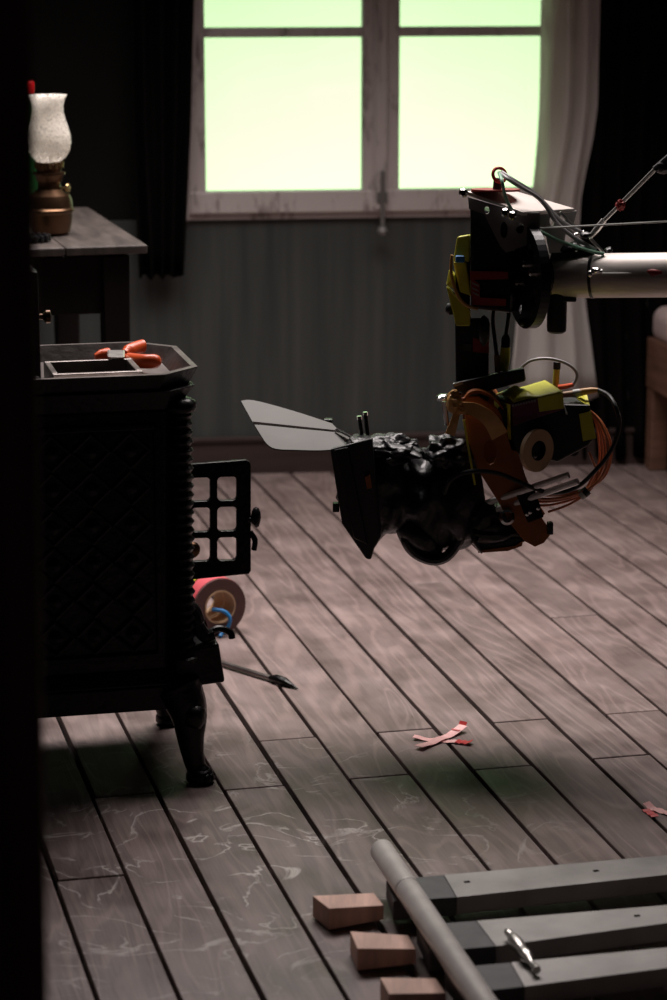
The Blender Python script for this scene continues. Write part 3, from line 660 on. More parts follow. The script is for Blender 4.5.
obj('strip', strip(B(), G(418.5, 749.5), G(463, 731), 0.021, 0.003, 0.010, 0.0035), 'tape_mark', cr)
obj('strip_end', strip(B(), G(456, 742.5), G(472, 744.5), 0.021, 0.0, 0.006, 0.003), 'tape_mark_red', cr)
obj('strip_end', strip(B(), G(455, 734), G(463.5, 730), 0.0185, 0.0, 0.012, 0.008), 'tape_mark_red', cr)
t2 = G(655, 810); cr2 = root('tape_strip', t2, 'short curled strip of pink tape on the floor at the right edge', 'tape mark')
obj('strip', strip(B(), G(646, 807), G(672, 815), 0.020, 0.008, 0.0), 'tape_mark', cr2)
obj('strip_end', strip(B(), G(645, 810), G(655, 817), 0.016, 0.0, 0.0, 0.0015), 'tape_mark_red', cr2)

# ------------------------------------------------------------------ dolly track and wedges
tro = G(480, 920)
trk = root('dolly_track', (tro.x, tro.y, 0), 'camera dolly track of a steel tube over grey metal sleepers', 'dolly track')
ZS = 0.052                        # top of the sleepers
bars = [((417, 877), (443.8, 874.6), (667, 854.8), (425, 898.5), (456.8, 897), (667, 874.6)),
        ((449, 922), (476.5, 920.4), (667, 904.6), (463, 949), (496, 946), (667, 923)),
        ((478, 965), (510.5, 962), (667, 947), (497, 990), (524.6, 986.5), (667, 968))]
slots = [[(467, 882), (596, 871)], [(637, 916)], []]
for bi, (d0, f0, f1, e0, n0, n1) in enumerate(bars):
    def g(p): return G(p[0], p[1], ZS)
    F0, F1, N0, N1, D0, E0 = g(f0), g(f1), g(n0), g(n1), g(d0), g(e0)
    back_ = (F0-F1).normalized()*0.055; D0 = D0 + back_; E0 = E0 + back_
    F2, N2 = F0 + (F1-F0)*1.75, N0 + (N1-N0)*1.75
    sl = obj('sleeper', B().hexa([F0, F2, N2, N0], [p - Vector((0, 0, 0.032)) for p in (F0, F2, N2, N0)]), 'track_metal', trk, smooth=0, bevel=0.0015)
    obj('end_block', B().hexa([D0, F0, N0, E0], [p - Vector((0, 0, 0.034)) for p in (D0, F0, N0, E0)]), 'track_dark', sl, smooth=0, bevel=0.002)
    dr = (F2-F0).normalized(); dn = (N0 - F0); dn = (dn - dr*dn.dot(dr)).normalized(); R = Matrix((dr, dn, Vector((0,0,1)))).transposed()
    for s_ in slots[bi]:
        c = G(s_[0], s_[1], ZS); obj('slot', B().box(c + Vector((0,0,-0.001)), (0.010, 0.006, 0.004), R), 'matte_black', sl, smooth=0)  # dark block stands in for the shade inside a slot
    # feet pads out of sight below the far rail
    obj('foot', B().box(F0 + (F2-F0)*0.92 + dn*0.03 + Vector((0, 0, -ZS + 0.01)), (0.06, 0.06, 0.02), R), 'track_dark', sl, smooth=0)
    obj('foot', B().box(D0 + dr*0.06 + dn*0.03 + Vector((0, 0, -ZS + 0.01)), (0.04, 0.05, 0.0195), R), 'track_dark', sl, smooth=0)
RT = 0.021
r0, r1 = G(381.5, 850, ZS + RT), G(481, 1000, ZS + RT)
rd = (r1-r0).normalized()
obj('rail', B().tube([r0, r0 + rd*0.003, r1 + rd*0.9], [RT*0.9, RT, RT], 28), 'rail_metal', trk)
for d_ in (0.185,):
    obj('rail_joint', B().tube([r0 + rd*d_, r0 + rd*(d_ + 0.004)], RT + 0.0007, 28), 'rail_metal', trk)
pdir = Vector((rd.y*-1, rd.x, 0)); pdir = pdir if pdir.x > 0 else -pdir
dist2 = 0.62
obj('rail', B().tube([r0 + pdir*dist2, r0 + pdir*dist2 + rd*0.003, r1 + rd*0.9 + pdir*dist2], [RT*0.9, RT, RT], 24), 'steel', trk)
obj('rail_web', B().tube([r0 + rd*0.02 - Vector((0,0,RT*0.9)), r1 + rd*0.9 - Vector((0,0,RT*0.9))], 0.008, 6), 'track_dark', trk)
wd = [((312.4, 895.6), (374, 892.6), (384, 905.3), (329, 908.5), 'farthest'), ((350, 931), (408, 935), (416, 949), (357.4, 948.5), 'middle'), ((380, 977.4), (436, 978), (446, 993), (389, 994), 'nearest')]
for i, (a, b_, c, d, wname) in enumerate(wd):
    hL, hR = 0.040, 0.034
    A, Bq, Cq, Dq = G(*a, hL), G(*b_, hR), G(*c, hR), G(*d, hL)
    lo = [Vector((p.x, p.y, 0)) for p in (A, Dq)]; 
    w_ = B().hexa([A, Bq, Cq, Dq], [Vector((A.x, A.y, 0.001)), Vector((Bq.x, Bq.y, 0.008)), Vector((Cq.x, Cq.y, 0.008)), Vector((Dq.x, Dq.y, 0.001))])
    obj('wooden_wedge', w_, 'wedge_wood', smooth=0, bevel=0.0015, label=['farthest wooden wedge under the track, by the tube end', 'middle one of the three wooden wedges under the track', 'nearest wooden wedge under the track, cut by the frame bottom'][i], cat='wedge', group='wedges under the dolly track')
s0, s1 = G(507, 931, ZS + 0.0135), G(537, 970, ZS + 0.011)
sd = (s1-s0).normalized(); sl_ = (s1-s0).length
spn = B().lathe([(r*0.001, h*sl_) for r, h in ((0, 0), (5, 0.0), (6.5, 0.03), (6.5, 0.10), (4.5, 0.13), (9, 0.18), (11, 0.26), (11.5, 0.38), (9.5, 0.48), (9, 0.52), (10.5, 0.58), (10.5, 0.68), (7, 0.74), (5, 0.80), (5, 0.93), (6.5, 0.95), (6.5, 1.0), (0, 1.0))], s0, sd, 20)
obj('turned_pin', spn, 'steel', label='turned metal pin lying on the middle sleeper of the track', cat='pin')

# ------------------------------------------------------------------ crane
YC = 5.0
cr_o = W(840, 276, 4.85)
b0 = W(542, 276, YC); b1 = W(667, 275, 4.93); bdv = (b1-b0).normalized()
colx = 1.95; be = b0 + bdv*((colx - b0.x)/bdv.x)
crane = root('camera_crane', (be.x, be.y, 0), 'camera crane with silver boom tube and black remote head', 'crane')
RB = 0.0445
obj('boom', B().tube([b0, b0 + bdv*0.004, be + bdv*0.35], [RB*0.96, RB, RB], 36), 'boom_metal', crane)
obj('boom_band', B().tube([b0 + bdv*0.10, b0 + bdv*0.106], RB + 0.0012, 36), 'black_metal', crane)
obj('boom_band', B().tube([b0 + bdv*0.022, b0 + bdv*0.026], RB + 0.0008, 36), 'black_metal', crane)
colb = B().tube([(be.x, be.y, 0.02), (be.x, be.y, be.z - 0.04)], 0.05, 20); colb.box((be.x, be.y, be.z), (0.12, 0.14, 0.16)); 
for a in (0.5, 2.6, 4.7): colb.tube([(be.x, be.y, 0.30), (be.x + cos(a)*0.42, be.y + sin(a)*0.42, 0.02)], 0.02, 10)
obj('column', colb, 'black_metal', crane)
# eyebolt, wire and red sleeve along the boom
ey = B().blob(W(596, 270, 4.92), (0.010, 0.008, 0.006), 1, 0.2, 2, 2); ey.tube([W(589, 273, 4.92), W(602, 271.5, 4.92)], 0.005, 8); ey.blob(W(590, 274, 4.92), (0.006, 0.006, 0.007), 2, 0.1, 2, 2)
obj('eyebolt', ey, 'chrome', crane)
obj('guy_wire', B().tube([W(600, 273.5, 4.918), W(720, 273, 4.88)], 0.0022, 6), 'white_cable', crane)
obj('wire_sleeve', B().tube([W(645, 271, 4.905), W(652, 272.5, 4.90), W(690, 274, 4.89)], [0.004, 0.0085, 0.0085], 10), 'red_dull', crane)
# round end disc with slots
dc = W(523.5, 277, 4.955); dax = Vector((-0.955, -0.27, 0)).normalized()
u_ = Vector((0, 0, 1)); u_ = (u_ - dax*u_.dot(dax)).normalized(); v_ = dax.cross(u_)
RD = 0.103
def dpt(r, a): return dc + (u_*cos(a) + v_*sin(a))*r
outer = [dpt(RD, 2*pi*j/48) for j in range(48)]
def slot(a0, a1, r, w):
    n = 6
    return [dpt(r + w, a0 + (a1-a0)*j/n) for j in range(n+1)] + [dpt(r - w, a1 - (a1-a0)*j/n) for j in range(n+1)]
dsk = B().plate(outer, [slot(0.3, 1.0, 0.068, 0.010), slot(2.3, 3.0, 0.068, 0.010), slot(3.9, 4.5, 0.068, 0.010), slot(5.3, 5.9, 0.068, 0.010)], -dax*0.020)
disc = obj('disc', dsk, 'black_metal', crane, smooth=0, bevel=0.002)
for r_, a_ in ((0.035, 2.0), (0.075, 2.35), (0.035, -0.6), (0.06, 5.0), (0.09, 0.0), (0.09, 3.2)):
    obj('bolt', B().lathe([(0, 0), (0.008, 0.0), (0.008, 0.008), (0.005, 0.011), (0, 0.011)], dpt(r_, a_), dax, 10), 'chrome' if r_ < 0.08 else 'black_metal', disc)
obj('hub', B().tube([dc - dax*0.015, b0 + bdv*0.01], RB*0.93, 28), 'black_metal', crane)
# head: top plate, gussets, motor box
tpl = px(0, (467, 191, 5.03), (499, 186, 5.12), (575, 208.5, 5.05), (523, 212, 4.93))
obj('top_plate', B().prism(tpl, (0, 0, -0.008)), 'alu_plate', crane, smooth=0, bevel=0.0015)
def ell(cx, cy, rx, ry, n=12, Y=4.93): return [W(cx + rx*cos(2*pi*j/n), cy + ry*sin(2*pi*j/n), Y) for j in range(n)]
gs = B().plate(px(4.94, (468, 197), (523, 213), (540, 213), (540, 240), (506, 253), (500, 246), (484, 214), (469, 209)), [ell(504, 230, 3.6, 8.5, Y=4.94), ell(487, 210, 2.5, 4, Y=4.94), ell(520, 228, 4, 6, Y=4.94)], (0, 0.008, 0))
obj('gusset', gs, 'gunmetal', crane, smooth=0)
gs2 = B().plate(px(5.04, (530, 214), (577, 211), (573, 226), (566, 232), (562, 256), (550, 256), (546, 236)), [ell(552, 221, 2.5, 5, Y=5.04), ell(563, 218, 3, 4, Y=5.04)], (0, 0.008, 0))
obj('gusset', gs2, 'gunmetal', crane, smooth=0)
for (x, y) in ((464, 193), (506, 213), (513, 216)):
    obj('bolt', B().lathe([(0, 0), (0.009, 0.001), (0.009, 0.012), (0.006, 0.016), (0, 0.016)], W(x, y, 4.93), (-0.2, -1, 0.15), 10), 'chrome', crane)
mot = B().hexa(px(0, (470, 207, 4.97), (510, 216, 4.95), (510, 313, 4.95), (471, 308, 4.97)), px(0, (474, 205, 5.1), (520, 212, 5.1), (520, 310, 5.1), (474, 305, 5.1)))
motor = obj('motor_box', mot, 'black_metal', crane, smooth=0, bevel=0.004)
obj('red_band', B().hexa(px(0, (470, 271, 4.962), (508, 272, 4.942), (508, 279, 4.942), (470, 280, 4.962)), px(0, (472, 270, 5.0), (508, 271, 5.0), (508, 279, 5.0), (472, 280, 5.0))), 'red_dull', motor, smooth=0)
obj('red_band', B().hexa(px(0, (472, 297, 4.962), (506, 299, 4.942), (506, 306, 4.942), (472, 305, 4.962)), px(0, (472, 297, 5.0), (506, 299, 5.0), (506, 306, 5.0), (472, 305, 5.0))), 'red_dull', motor, smooth=0)
lb_ = B().hexa(px(0, (471, 278, 4.962), (480, 284, 4.955), (480, 299, 4.955), (471, 296, 4.962)), px(0, (471, 278, 4.968), (480, 284, 4.961), (480, 299, 4.961), (471, 296, 4.968)))
obj('label_plate', lb_, 'red_dull', motor, smooth=0)
for k_, (xa, ya, xb) in enumerate(((472, 282, 479), (472, 287, 478.5), (472.5, 291.5, 479))):
    obj('lettering', B().hexa(px(0, (xa, ya, 4.9605), (xb, ya + 3, 4.9545), (xb, ya + 5, 4.9545), (xa, ya + 2, 4.9605)), px(0, (xa, ya, 4.962), (xb, ya + 3, 4.956), (xb, ya + 5, 4.956), (xa, ya + 2, 4.962))), 'label_grey', motor, smooth=0)
# yellow taped box and its brown cable
yt = B().hexa(px(0, (457, 237, 4.97), (469, 235, 4.97), (469, 262, 4.97), (453, 262, 4.97)), px(0, (459, 236, 5.03), (471, 234, 5.03), (471, 262, 5.03), (456, 262, 5.03)))
yt.hexa(px(0, (453, 262, 4.965), (466, 262, 4.965), (471, 296, 4.965), (460, 292, 4.965)), px(0, (455, 262, 5.03), (468, 262, 5.03), (473, 296, 5.03), (462, 292, 5.03)))
yt.hexa(px(0, (449, 269, 4.975), (454, 275, 4.96), (455, 290, 4.96), (446, 285, 4.975)), px(0, (451, 269, 5.03), (457, 275, 5.03), (458, 290, 5.03), (448, 285, 5.03)))
yt.hexa(px(0, (446, 286, 4.97), (456, 296, 4.96), (470, 310, 4.96), (470, 326, 4.96), (456, 326, 4.96), (452, 310, 4.97)), px(0, (448, 286, 5.03), (458, 296, 5.03), (471, 310, 5.03), (471, 326, 5.03), (458, 326, 5.03), (454, 310, 5.03)))
obj('taped_box', yt, 'yellow_tape', crane, smooth=0, bevel=0.003)
obj('taped_box_core', B().box(W(462, 285, 5.02), (0.03, 0.06, 0.12)), 'black_plastic', crane, smooth=0)
obj('cable', B().tube(crv(px(4.955, (452, 255), (451, 268), (453, 282), (458, 296), (466, 305), (478, 309)), 6), 0.0032, 8), 'gold_ribbon', crane)
obj('blue_clip', B().box(W(460, 259, 4.955), (0.018, 0.012, 0.014)), 'blue', crane, smooth=0, bevel=0.003)
obj('side_knob', B().blob(W(450, 309, 4.99), (0.010, 0.012, 0.013), 1, 0.1, 2, 2), 'black_plastic', crane)
# hanging post below the head
post = obj('hanging_post', B().hexa(px(0, (455, 318, 4.985), (489, 318, 4.985), (489, 402, 4.985), (456, 402, 4.985)), px(0, (455, 318, 5.06), (489, 318, 5.06), (489, 402, 5.06), (456, 402, 5.06))), 'black_plastic', crane, smooth=0, bevel=0.004)
obj('red_label', B().prism(px(4.983, (473, 338), (489, 341), (489, 353.5), (473, 352)), (0, 0.003, 0)), 'red_dull', post, smooth=0)
obj('grey_label', B().prism(px(4.983, (463, 344), (471.5, 344), (471.5, 351), (463, 351)), (0, 0.003, 0)), 'track_dark', post, smooth=0)
obj('grip', B().blob(W(484, 331, 4.97), (0.013, 0.014, 0.032), 4, 0.15, 2, 2), 'black_plastic', post)
# counter cylinder under the boom
cyt, cyb = W(556.5, 290, 4.98), W(556.5, 333, 4.98)
obj('grip_handle', B().lathe([(0, 0), (0.014, 0), (0.019, 0.004), (0.0198, 0.012), (0.0198, (cyt-cyb).length), (0, (cyt-cyb).length)], cyb, (0, 0, 1), 20), 'black_plastic', crane)
obj('grip_bracket', B().box(W(567, 298, 4.98), (0.035, 0.035, 0.012)), 'black_plastic', crane, smooth=0, bevel=0.003)
# connectors and leads hanging from the head
for pts_, m_ in (([(495, 305), (493, 320), (495, 340), (497, 356)], 'rubber'), ([(509, 309), (508, 322), (506, 335)], 'rubber'), ([(497, 355), (498, 372)], 'cream_tape')):
    obj('lead', B().tube(crv(px(4.99, *pts_), 5), 0.0042 if m_ == 'rubber' else 0.0065, 8), m_, crane)
pc = [W(506, 334, 4.985), W(505.5, 347, 4.985), W(505, 358, 4.985), W(504, 371, 4.985)]
obj('plug', B().tube([pc[0], pc[0]*.7 + pc[1]*.3, pc[1]], [0.004, 0.009, 0.0095], 12), 'black_metal', crane)
obj('plug_tape', B().tube(pc[1:], [0.010, 0.0105, 0.008], 10), 'yellow_tape', crane)
# cable entry on the plate: red ring, red gasket, leads running along the boom
rg = W(499.5, 175, 5.0)
obj('cable_ring', B().lathe([(0.0145 + 0.0035*cos(2*pi*j/10), 0.0035*sin(2*pi*j/10)) for j in range(10)], rg, (0.35, -0.8, 0.35), 24, closed=True), 'red', crane)
obj('gasket', B().lathe([(0, 0), (0.049, 0), (0.049, 0.004), (0, 0.004)], W(495.5, 191, 5.03), (0.0, 0.05, 1), 28), 'red_dull', crane)
obj('cable_stem', B().tube([W(497, 190, 5.01), W(498, 178, 5.01)], 0.009, 10), 'black_plastic', crane)
obj('cable', B().tube(crv(px(4.95, (499, 173, 5.0), (502, 181), (505, 195), (512, 210), (525, 222), (545, 234), (565, 243), (590, 251), (604, 254)), 6), 0.0036, 8), 'green_cable', crane)
obj('cable', B().tube(crv(px(4.96, (500, 173, 5.0), (508, 179), (522, 188), (537, 197), (547, 208), (556, 222), (572, 236), (596, 250)), 6), 0.0040, 8), 'grey_cable', crane)
obj('cable', B().tube(crv(px(4.975, (502, 172, 5.0), (514, 180), (530, 190), (541, 199), (552, 212), (566, 224), (583, 233)), 6), 0.0036, 8), 'grey_cable', crane)
# bracing linkage and stay wires
obj('stay_wire', B().tube([W(527, 229, 4.95), W(760, 216.5, 4.90)], 0.0022, 6), 'white_cable', crane)
lk = B()
for a, b_ in (((560, 212), (582, 234)), ((545, 203), (576, 238)), ((572, 236), (584, 232)), ((590, 238), (604, 253)), ((574, 238), (586, 252))):
    lk.tube(px(4.99, a, b_), 0.0032, 8)
obj('linkage', lk, 'steel', crane)
cl = B().blob(W(586, 235, 4.97), (0.012, 0.012, 0.007), 1, 0.2, 2, 2)
for x, y, r in ((568, 250, 8), (574, 246, 6), (584, 250, 7), (609, 250, 4)): cl.blob(W(x, y, 4.98), (r*0.0021, 0.014, r*0.0016), x, 0.3, 2, 2)
cl.hexa(px(4.96, (551, 253), (594, 251), (594, 258), (551, 259)), px(5.03, (551, 253), (594, 251), (594, 258), (551, 259)))
obj('clamp', cl, 'black_metal', crane)
tb_ = B().tube([W(590, 237, 4.98), W(597, 229, 4.98), W(604, 220, 4.98)], [0.005, 0.007, 0.006], 10); obj('turnbuckle', tb_, 'steel', crane)
obj('stay_rod', B().tube([W(603, 221, 4.98), W(655, 168, 4.97)], 0.0028, 8), 'gunmetal', crane)
obj('stay_rod', B().tube([W(605, 221, 4.985), W(657, 169, 4.975)], 0.002, 6), 'steel', crane)
obj('stay_tie', B().blob(W(620.5, 205, 4.975), (0.010, 0.008, 0.011), 5, 0.35, 3, 3), 'red_dull', crane)
cp2 = B().blob(W(664, 167, 4.97), (0.017, 0.016, 0.015), 6, 0.3, 2, 2); cp2.tube([W(655, 170, 4.97), W(690, 140, 4.96)], 0.008, 10); obj('stay_clamp', cp2, 'black_metal', crane)
ms = be + Vector((0, 0, 0.5)); obj('stay_mast', B().tube([be, ms], 0.03, 14), 'black_metal', crane); obj('stay_rod', B().tube([W(688, 142, 4.96), ms], 0.0045, 8), 'steel', crane)

# ------------------------------------------------------------------ camera hanging from the head
YK = 5.0
co = W(450, 560, YK)
rig = root('film_camera', co, 'film camera with matte box hanging from the crane head over the floor', 'camera')
# top flag of the matte box
def fp(x, y):                     # flag is a tilted sheet: its lower edge is nearer
    u = (y - 402)/50; return W(x, y, 5.10 - 0.22*max(-0.1, min(1.1, u - (x - 241)*0.0018)))
fl_o = crv([fp(241, 402), fp(254, 401.5), fp(290, 411), fp(332, 424.5)], 4) + [fp(344, 437), fp(345, 447)] + crv([fp(340, 450), fp(320, 451.5), fp(296, 451), fp(276, 450), fp(267, 445), fp(260, 435), fp(252, 422)], 3)
flag = obj('top_flag', B().prism(fl_o, (0, 0, 0.0025)), 'flag_grey', rig, smooth=0)
obj('flag_seam', B().prism([fp(253, 423.2) + Vector((0,0,.0027)), fp(342, 432.5) + Vector((0,0,.0027)), fp(342.5, 434) + Vector((0,0,.0027)), fp(253.6, 425.6) + Vector((0,0,.0027))], (0, 0, 0.001)), 'matte_black', flag, smooth=0)
obj('flag_hinge', B().box(W(328, 421.5, 5.06), (0.018, 0.02, 0.012)), 'black_metal', rig, smooth=0, bevel=0.002)
obj('flag_hinge', B().tube([W(337, 431, 5.0), W(352, 439, 4.95)], 0.006, 10), 'chrome', rig)
mbx = B().hexa(px(4.86, (330, 449), (372, 438), (381, 537), (374, 549), (371, 560), (366, 559), (342, 524)), px(5.14, (336, 444), (376, 436), (388, 532), (380, 540), (374, 548), (368, 549), (346, 517)))
obj('matte_box', mbx, 'black_plastic', rig, smooth=0, bevel=0.004)
obj('filter_frame', B().hexa(px(4.852, (334, 450), (348, 447), (368, 545), (354, 538)), px(4.87, (334, 450), (348, 447), (368, 545), (354, 538))), 'black_metal', rig, smooth=0, bevel=0.002)
obj('side_knob', B().box(W(336, 507, 4.9), (0.013, 0.02, 0.018)), 'black_metal', rig, smooth=0, bevel=0.002)
obj('orange_sticker', B().prism(px(4.848, (365, 477), (370, 475), (372, 488), (367, 489)), (0, 0.012, 0)), 'rust_orange', rig, smooth=0)
for x, y0, y1 in ((359.5, 416, 436), (365.5, 412, 436)):
    obj('pin', B().tube([W(x + 2.5, y1, 4.96), W(x, y0 + 3, 4.96)], 0.0045, 8), 'black_metal', rig); obj('pin_tip', B().tube([W(x, y0 + 3.5, 4.96), W(x - .3, y0, 4.96)], 0.005, 8), 'chrome', rig)
# black rain bag over lens and body: lofted, wrinkled
def loft(b, secs, seed, amp=0.012, n=34, k=6):
    P = crv([s[0] for s in secs], k); A_ = crv([Vector((s[1], s[2], 0)) for s in secs], k); rings = []
    for i, p in enumerate(P):
        t = (P[min(i+1, len(P)-1)] - P[max(0, i-1)]).normalized(); w = Vector((0, 1, 0)); u = w.cross(t).normalized()*-1
        row = []
        for j in range(n):
            a = 2*pi*j/n; d = u*cos(a)*A_[i].x + w*sin(a)*A_[i].y
            q_ = p + d; f = noise.fractal(q_*16 + Vector((seed, 0, 0)), 1.0, 2.0, 4)
            r_ = abs(noise.noise(q_*24 + Vector((0, seed, 0))))
            row.append(b.bm.verts.new(q_ + d.normalized()*(f*amp + (r_ - 0.2)*amp*1.3)))
        rings.append(row)
    for i in range(len(rings)-1):
        for j in range(n): b.face([rings[i][j], rings[i][(j+1) % n], rings[i+1][(j+1) % n], rings[i+1][j]])
    b.face(rings[0][::-1]); b.face(rings[-1]); return b
bag = loft(B(), [(W(348, 472, YK), 0.062, 0.10), (W(366, 480, YK), 0.090, 0.12), (W(388, 486, YK), 0.104, 0.12), (W(405, 490, YK), 0.092, 0.11), (W(420, 494, YK), 0.090, 0.105), (W(440, 495, YK), 0.114, 0.12), (W(462, 495, YK), 0.108, 0.105), (W(484, 492, YK), 0.075, 0.08)], 3.0, 0.021)
bag.blob(W(392, 448, 4.93), (0.058, 0.055, 0.026), 11, 0.55, 2.2, 4); bag.blob(W(362, 442, 4.95), (0.032, 0.05, 0.013), 5, 0.5, 2.5, 3); bag.blob(W(447, 452, 4.92), (0.045, 0.05, 0.032), 14, 0.5, 2.2, 4)
obj('rain_bag', bag, 'black_cloth', rig, smooth=80, subsurf=1)
strp = B().tube(crv(px(4.92, (412, 530), (406, 540), (415, 553), (432, 560), (447, 556), (459, 540), (464, 522)), 6), [0.016]*37, 10, flat=0.7)
obj('bag_flap', strp, 'black_cloth', rig)
bf = loft(B(), [(W(405, 520, 4.95), 0.03, 0.05), (W(418, 532, 4.95), 0.035, 0.06), (W(430, 543, 4.95), 0.03, 0.05), (W(436, 553, 4.95), 0.014, 0.03)], 8.0, 0.006)
obj('bag_flap', bf, 'black_cloth', rig, smooth=80)
# carrying bracket: rust-orange cheek plates with gold ribbon
ck = px(4.90, (462, 398), (478, 396), (497, 408), (508, 425), (516, 446), (530, 490), (543, 520), (552, 533), (544, 543), (535, 547), (524, 541), (512, 526), (497, 500), (478, 470), (468, 440))
br1 = obj('side_bracket', B().plate(ck, [ell(490, 452, 7, 13, Y=4.90)], (0, 0.010, 0)), 'rust_orange', rig, smooth=0, bevel=0.0015)
ck2 = [p + Vector((0, 0.17, 0)) for p in ck]
obj('side_bracket', B().plate(ck2, [], (0, 0.010, 0)), 'rust_orange', rig, smooth=0)
arch = [W(463, 400, 4.9), W(470, 392, 4.9), W(481, 391, 4.9), W(495, 398, 4.9), W(506, 413, 4.9), W(513, 435, 4.9)]
ar = B()
A1 = crv(arch, 5)
V1 = [(p, p + Vector((0, 0.18, 0))) for p in A1]
for i in range(len(V1)-1):
    ar.hexa([V1[i][0], V1[i+1][0], V1[i+1][1], V1[i][1]], [x - Vector((0, 0, 0.006)) for x in (V1[i][0], V1[i+1][0], V1[i+1][1], V1[i][1])])
obj('top_arch', ar, 'rust_orange', rig, smooth=0)
cov = B().hexa(px(4.885, (515, 492), (534, 487), (544, 517), (528, 523)), px(4.90, (515, 492), (534, 487), (544, 517), (528, 523))); obj('cover_plate', cov, 'table_dark', rig, smooth=0, bevel=0.003)
for x, y in ((530, 512), (538, 508), (527, 514)): obj('screw', B().lathe([(0, 0), (0.004, 0), (0.004, 0.004), (0, 0.005)], W(x, y, 4.885), (0, -1, 0), 8), 'chrome', rig)
obj('bracket_clip', B().box(W(550, 528, 4.90), (0.012, 0.02, 0.024)), 'black_metal', rig, smooth=0, bevel=0.002)
# ribbon: knot and tails
kn_ = B().blob(W(454, 402, 4.88), (0.015, 0.014, 0.024), 4, 0.3, 2.5, 3); kn_.blob(W(462, 409, 4.88), (0.015, 0.012, 0.011), 7, 0.3, 2.5, 3)
obj('ribbon_knot', kn_, 'gold_ribbon', rig)
def band(pts, w, th=0.003):
    P = crv(pts, 6); b = B()
    for i in range(len(P)-1):
        def sec(i_):
            t = (P[min(i_+1, len(P)-1)] - P[max(0, i_-1)]).normalized(); s = t.cross(Vector((0, 1, 0))).normalized()
            ww = w[0] + (w[1]-w[0])*i_/(len(P)-1)
            return P[i_] + s*ww/2, P[i_] - s*ww/2
        a, b_ = sec(i); c, d = sec(i+1)
        b.hexa([a, b_, d, c], [x + Vector((0, th, 0)) for x in (a, b_, d, c)])
    return b
obj('ribbon', band([W(460, 408, 4.875), W(475, 410, 4.865), W(490, 420, 4.868), W(500, 436, 4.885)], (0.022, 0.036)), 'gold_ribbon', rig)
obj('ribbon', band([W(457, 412, 4.88), W(454, 423, 4.878), W(450, 435, 4.882)], (0.012, 0.02)), 'gold_ribbon', rig)
obj('yellow_strap', band([W(464, 420, 4.889), W(467, 440, 4.889), W(475, 485, 4.889)], (0.005, 0.004), 0.002), 'yellow_tape', rig)
cpn = B().lathe([(0, 0), (0.0125, 0.001), (0.013, 0.006), (0.006, 0.010), (0, 0.010)], W(443, 399, 4.93), (-0.2, -0.25, 1), 16); cpn.tube([W(444, 401, 4.93), W(447, 425, 4.94)], 0.005, 8); obj('thumb_screw', cpn, 'chrome', rig)
# top handle
hb = B().hexa(px(4.93, (453, 384), (463, 381), (524, 368), (526, 381), (470, 396), (455, 391)), px(4.99, (453, 383), (463, 380), (524, 367), (526, 380), (470, 395), (455, 390)))
obj('top_handle', hb, 'black_plastic', rig, smooth=0, bevel=0.004)
obj('handle_highlight', B().hexa(px(4.928, (453, 384), (462.5, 381.5), (463.5, 384), (454.5, 387)), px(4.99, (453, 383), (462.5, 380.5), (463.5, 383), (454.5, 386))), 'label_grey', rig, smooth=0)  # grey slab painted in as the highlight on the handle's end
# camera body with yellow tape
bdy = B().hexa(px(4.90, (497, 408), (538, 404), (590, 405), (595, 438), (588, 446), (558, 462), (510, 452)), px(5.12, (500, 402), (545, 396), (588, 398), (593, 432), (586, 440), (560, 452), (512, 445)))
obj('body', bdy, 'black_plastic', rig, smooth=0, bevel=0.004)
top = px(0, (493, 396.5, 5.00), (545, 381, 5.00), (563, 392.5, 4.888), (512, 404, 4.885))
bx2 = B().hexa(top, px(0, (497, 430, 5.00), (547, 404, 5.00), (564, 409, 4.888), (513, 426, 4.885)))
obj('battery_box', bx2, 'maroon', rig, smooth=0, bevel=0.002)
ft_ = Vector((0, -0.0015, 0)); up = Vector((0, -0.0004, 0.0015))
def mixp(u, v): return (top[3]*(1-u) + top[2]*u)*(1-v) + (top[0]*(1-u) + top[1]*u)*v
tc_b = B(); NU, NV = 14, 8; grid = []
for iu in range(NU + 1):
    row = []
    for iv in range(NV + 1):
        u, v = iu/NU, iv/NV
        h = 0.0022 + 0.020*max(0, 1 - ((u - 0.22)/0.30)**2)*max(0, 1 - ((v - 0.5)/0.55)**2)*(0.55 + 0.9*abs(noise.noise(Vector((u*9, v*6, 2)))))
        row.append(mixp(0.03 + u*0.97, v) + Vector((0, -0.25*h, h)))
    grid.append(row)
V_ = [[tc_b.bm.verts.new(p) for p in row] for row in grid]
for iu in range(NU):
    for iv in range(NV): tc_b.face([V_[iu][iv], V_[iu+1][iv], V_[iu+1][iv+1], V_[iu][iv+1]])
tcv = obj('tape_cover', tc_b, 'yellow_tape', rig, smooth=25)
md = tcv.modifiers.new('solid', 'SOLIDIFY'); md.thickness = 0.0015
F_ = px(0, (513, 426, 4.885), (564, 409, 4.888))
def ff(u, v): return (top[3]*(1-u) + top[2]*u)*(1-v) + (F_[0]*(1-u) + F_[1]*u)*v
obj('tape_side', B().prism([ff(0.5, 0.0) + ft_, ff(1.0, 0.0) + ft_, ff(1.0, 0.95) + ft_, ff(0.52, 0.72) + ft_], (0, 0.001, 0)), 'yellow_tape', rig, smooth=0)
obj('tape_side', B().prism(px(0, (494, 398, 4.995), (510.5, 405, 4.883), (511, 440, 4.883), (498, 431, 4.995)), (-0.001, -0.003, 0)), 'yellow_tape', rig, smooth=0)
obj('tape_side', B().prism(px(4.897, (579, 414), (591, 411), (596, 438), (583, 441)), (0, -0.002, 0)), 'yellow_tape', rig, smooth=0)
obj('tape_side', B().prism(px(0, (570, 392, 5.0), (586, 392, 5.0), (590, 408, 4.91), (578, 400, 4.93)), (0, -0.003, 0.002)), 'yellow_tape', rig, smooth=0)
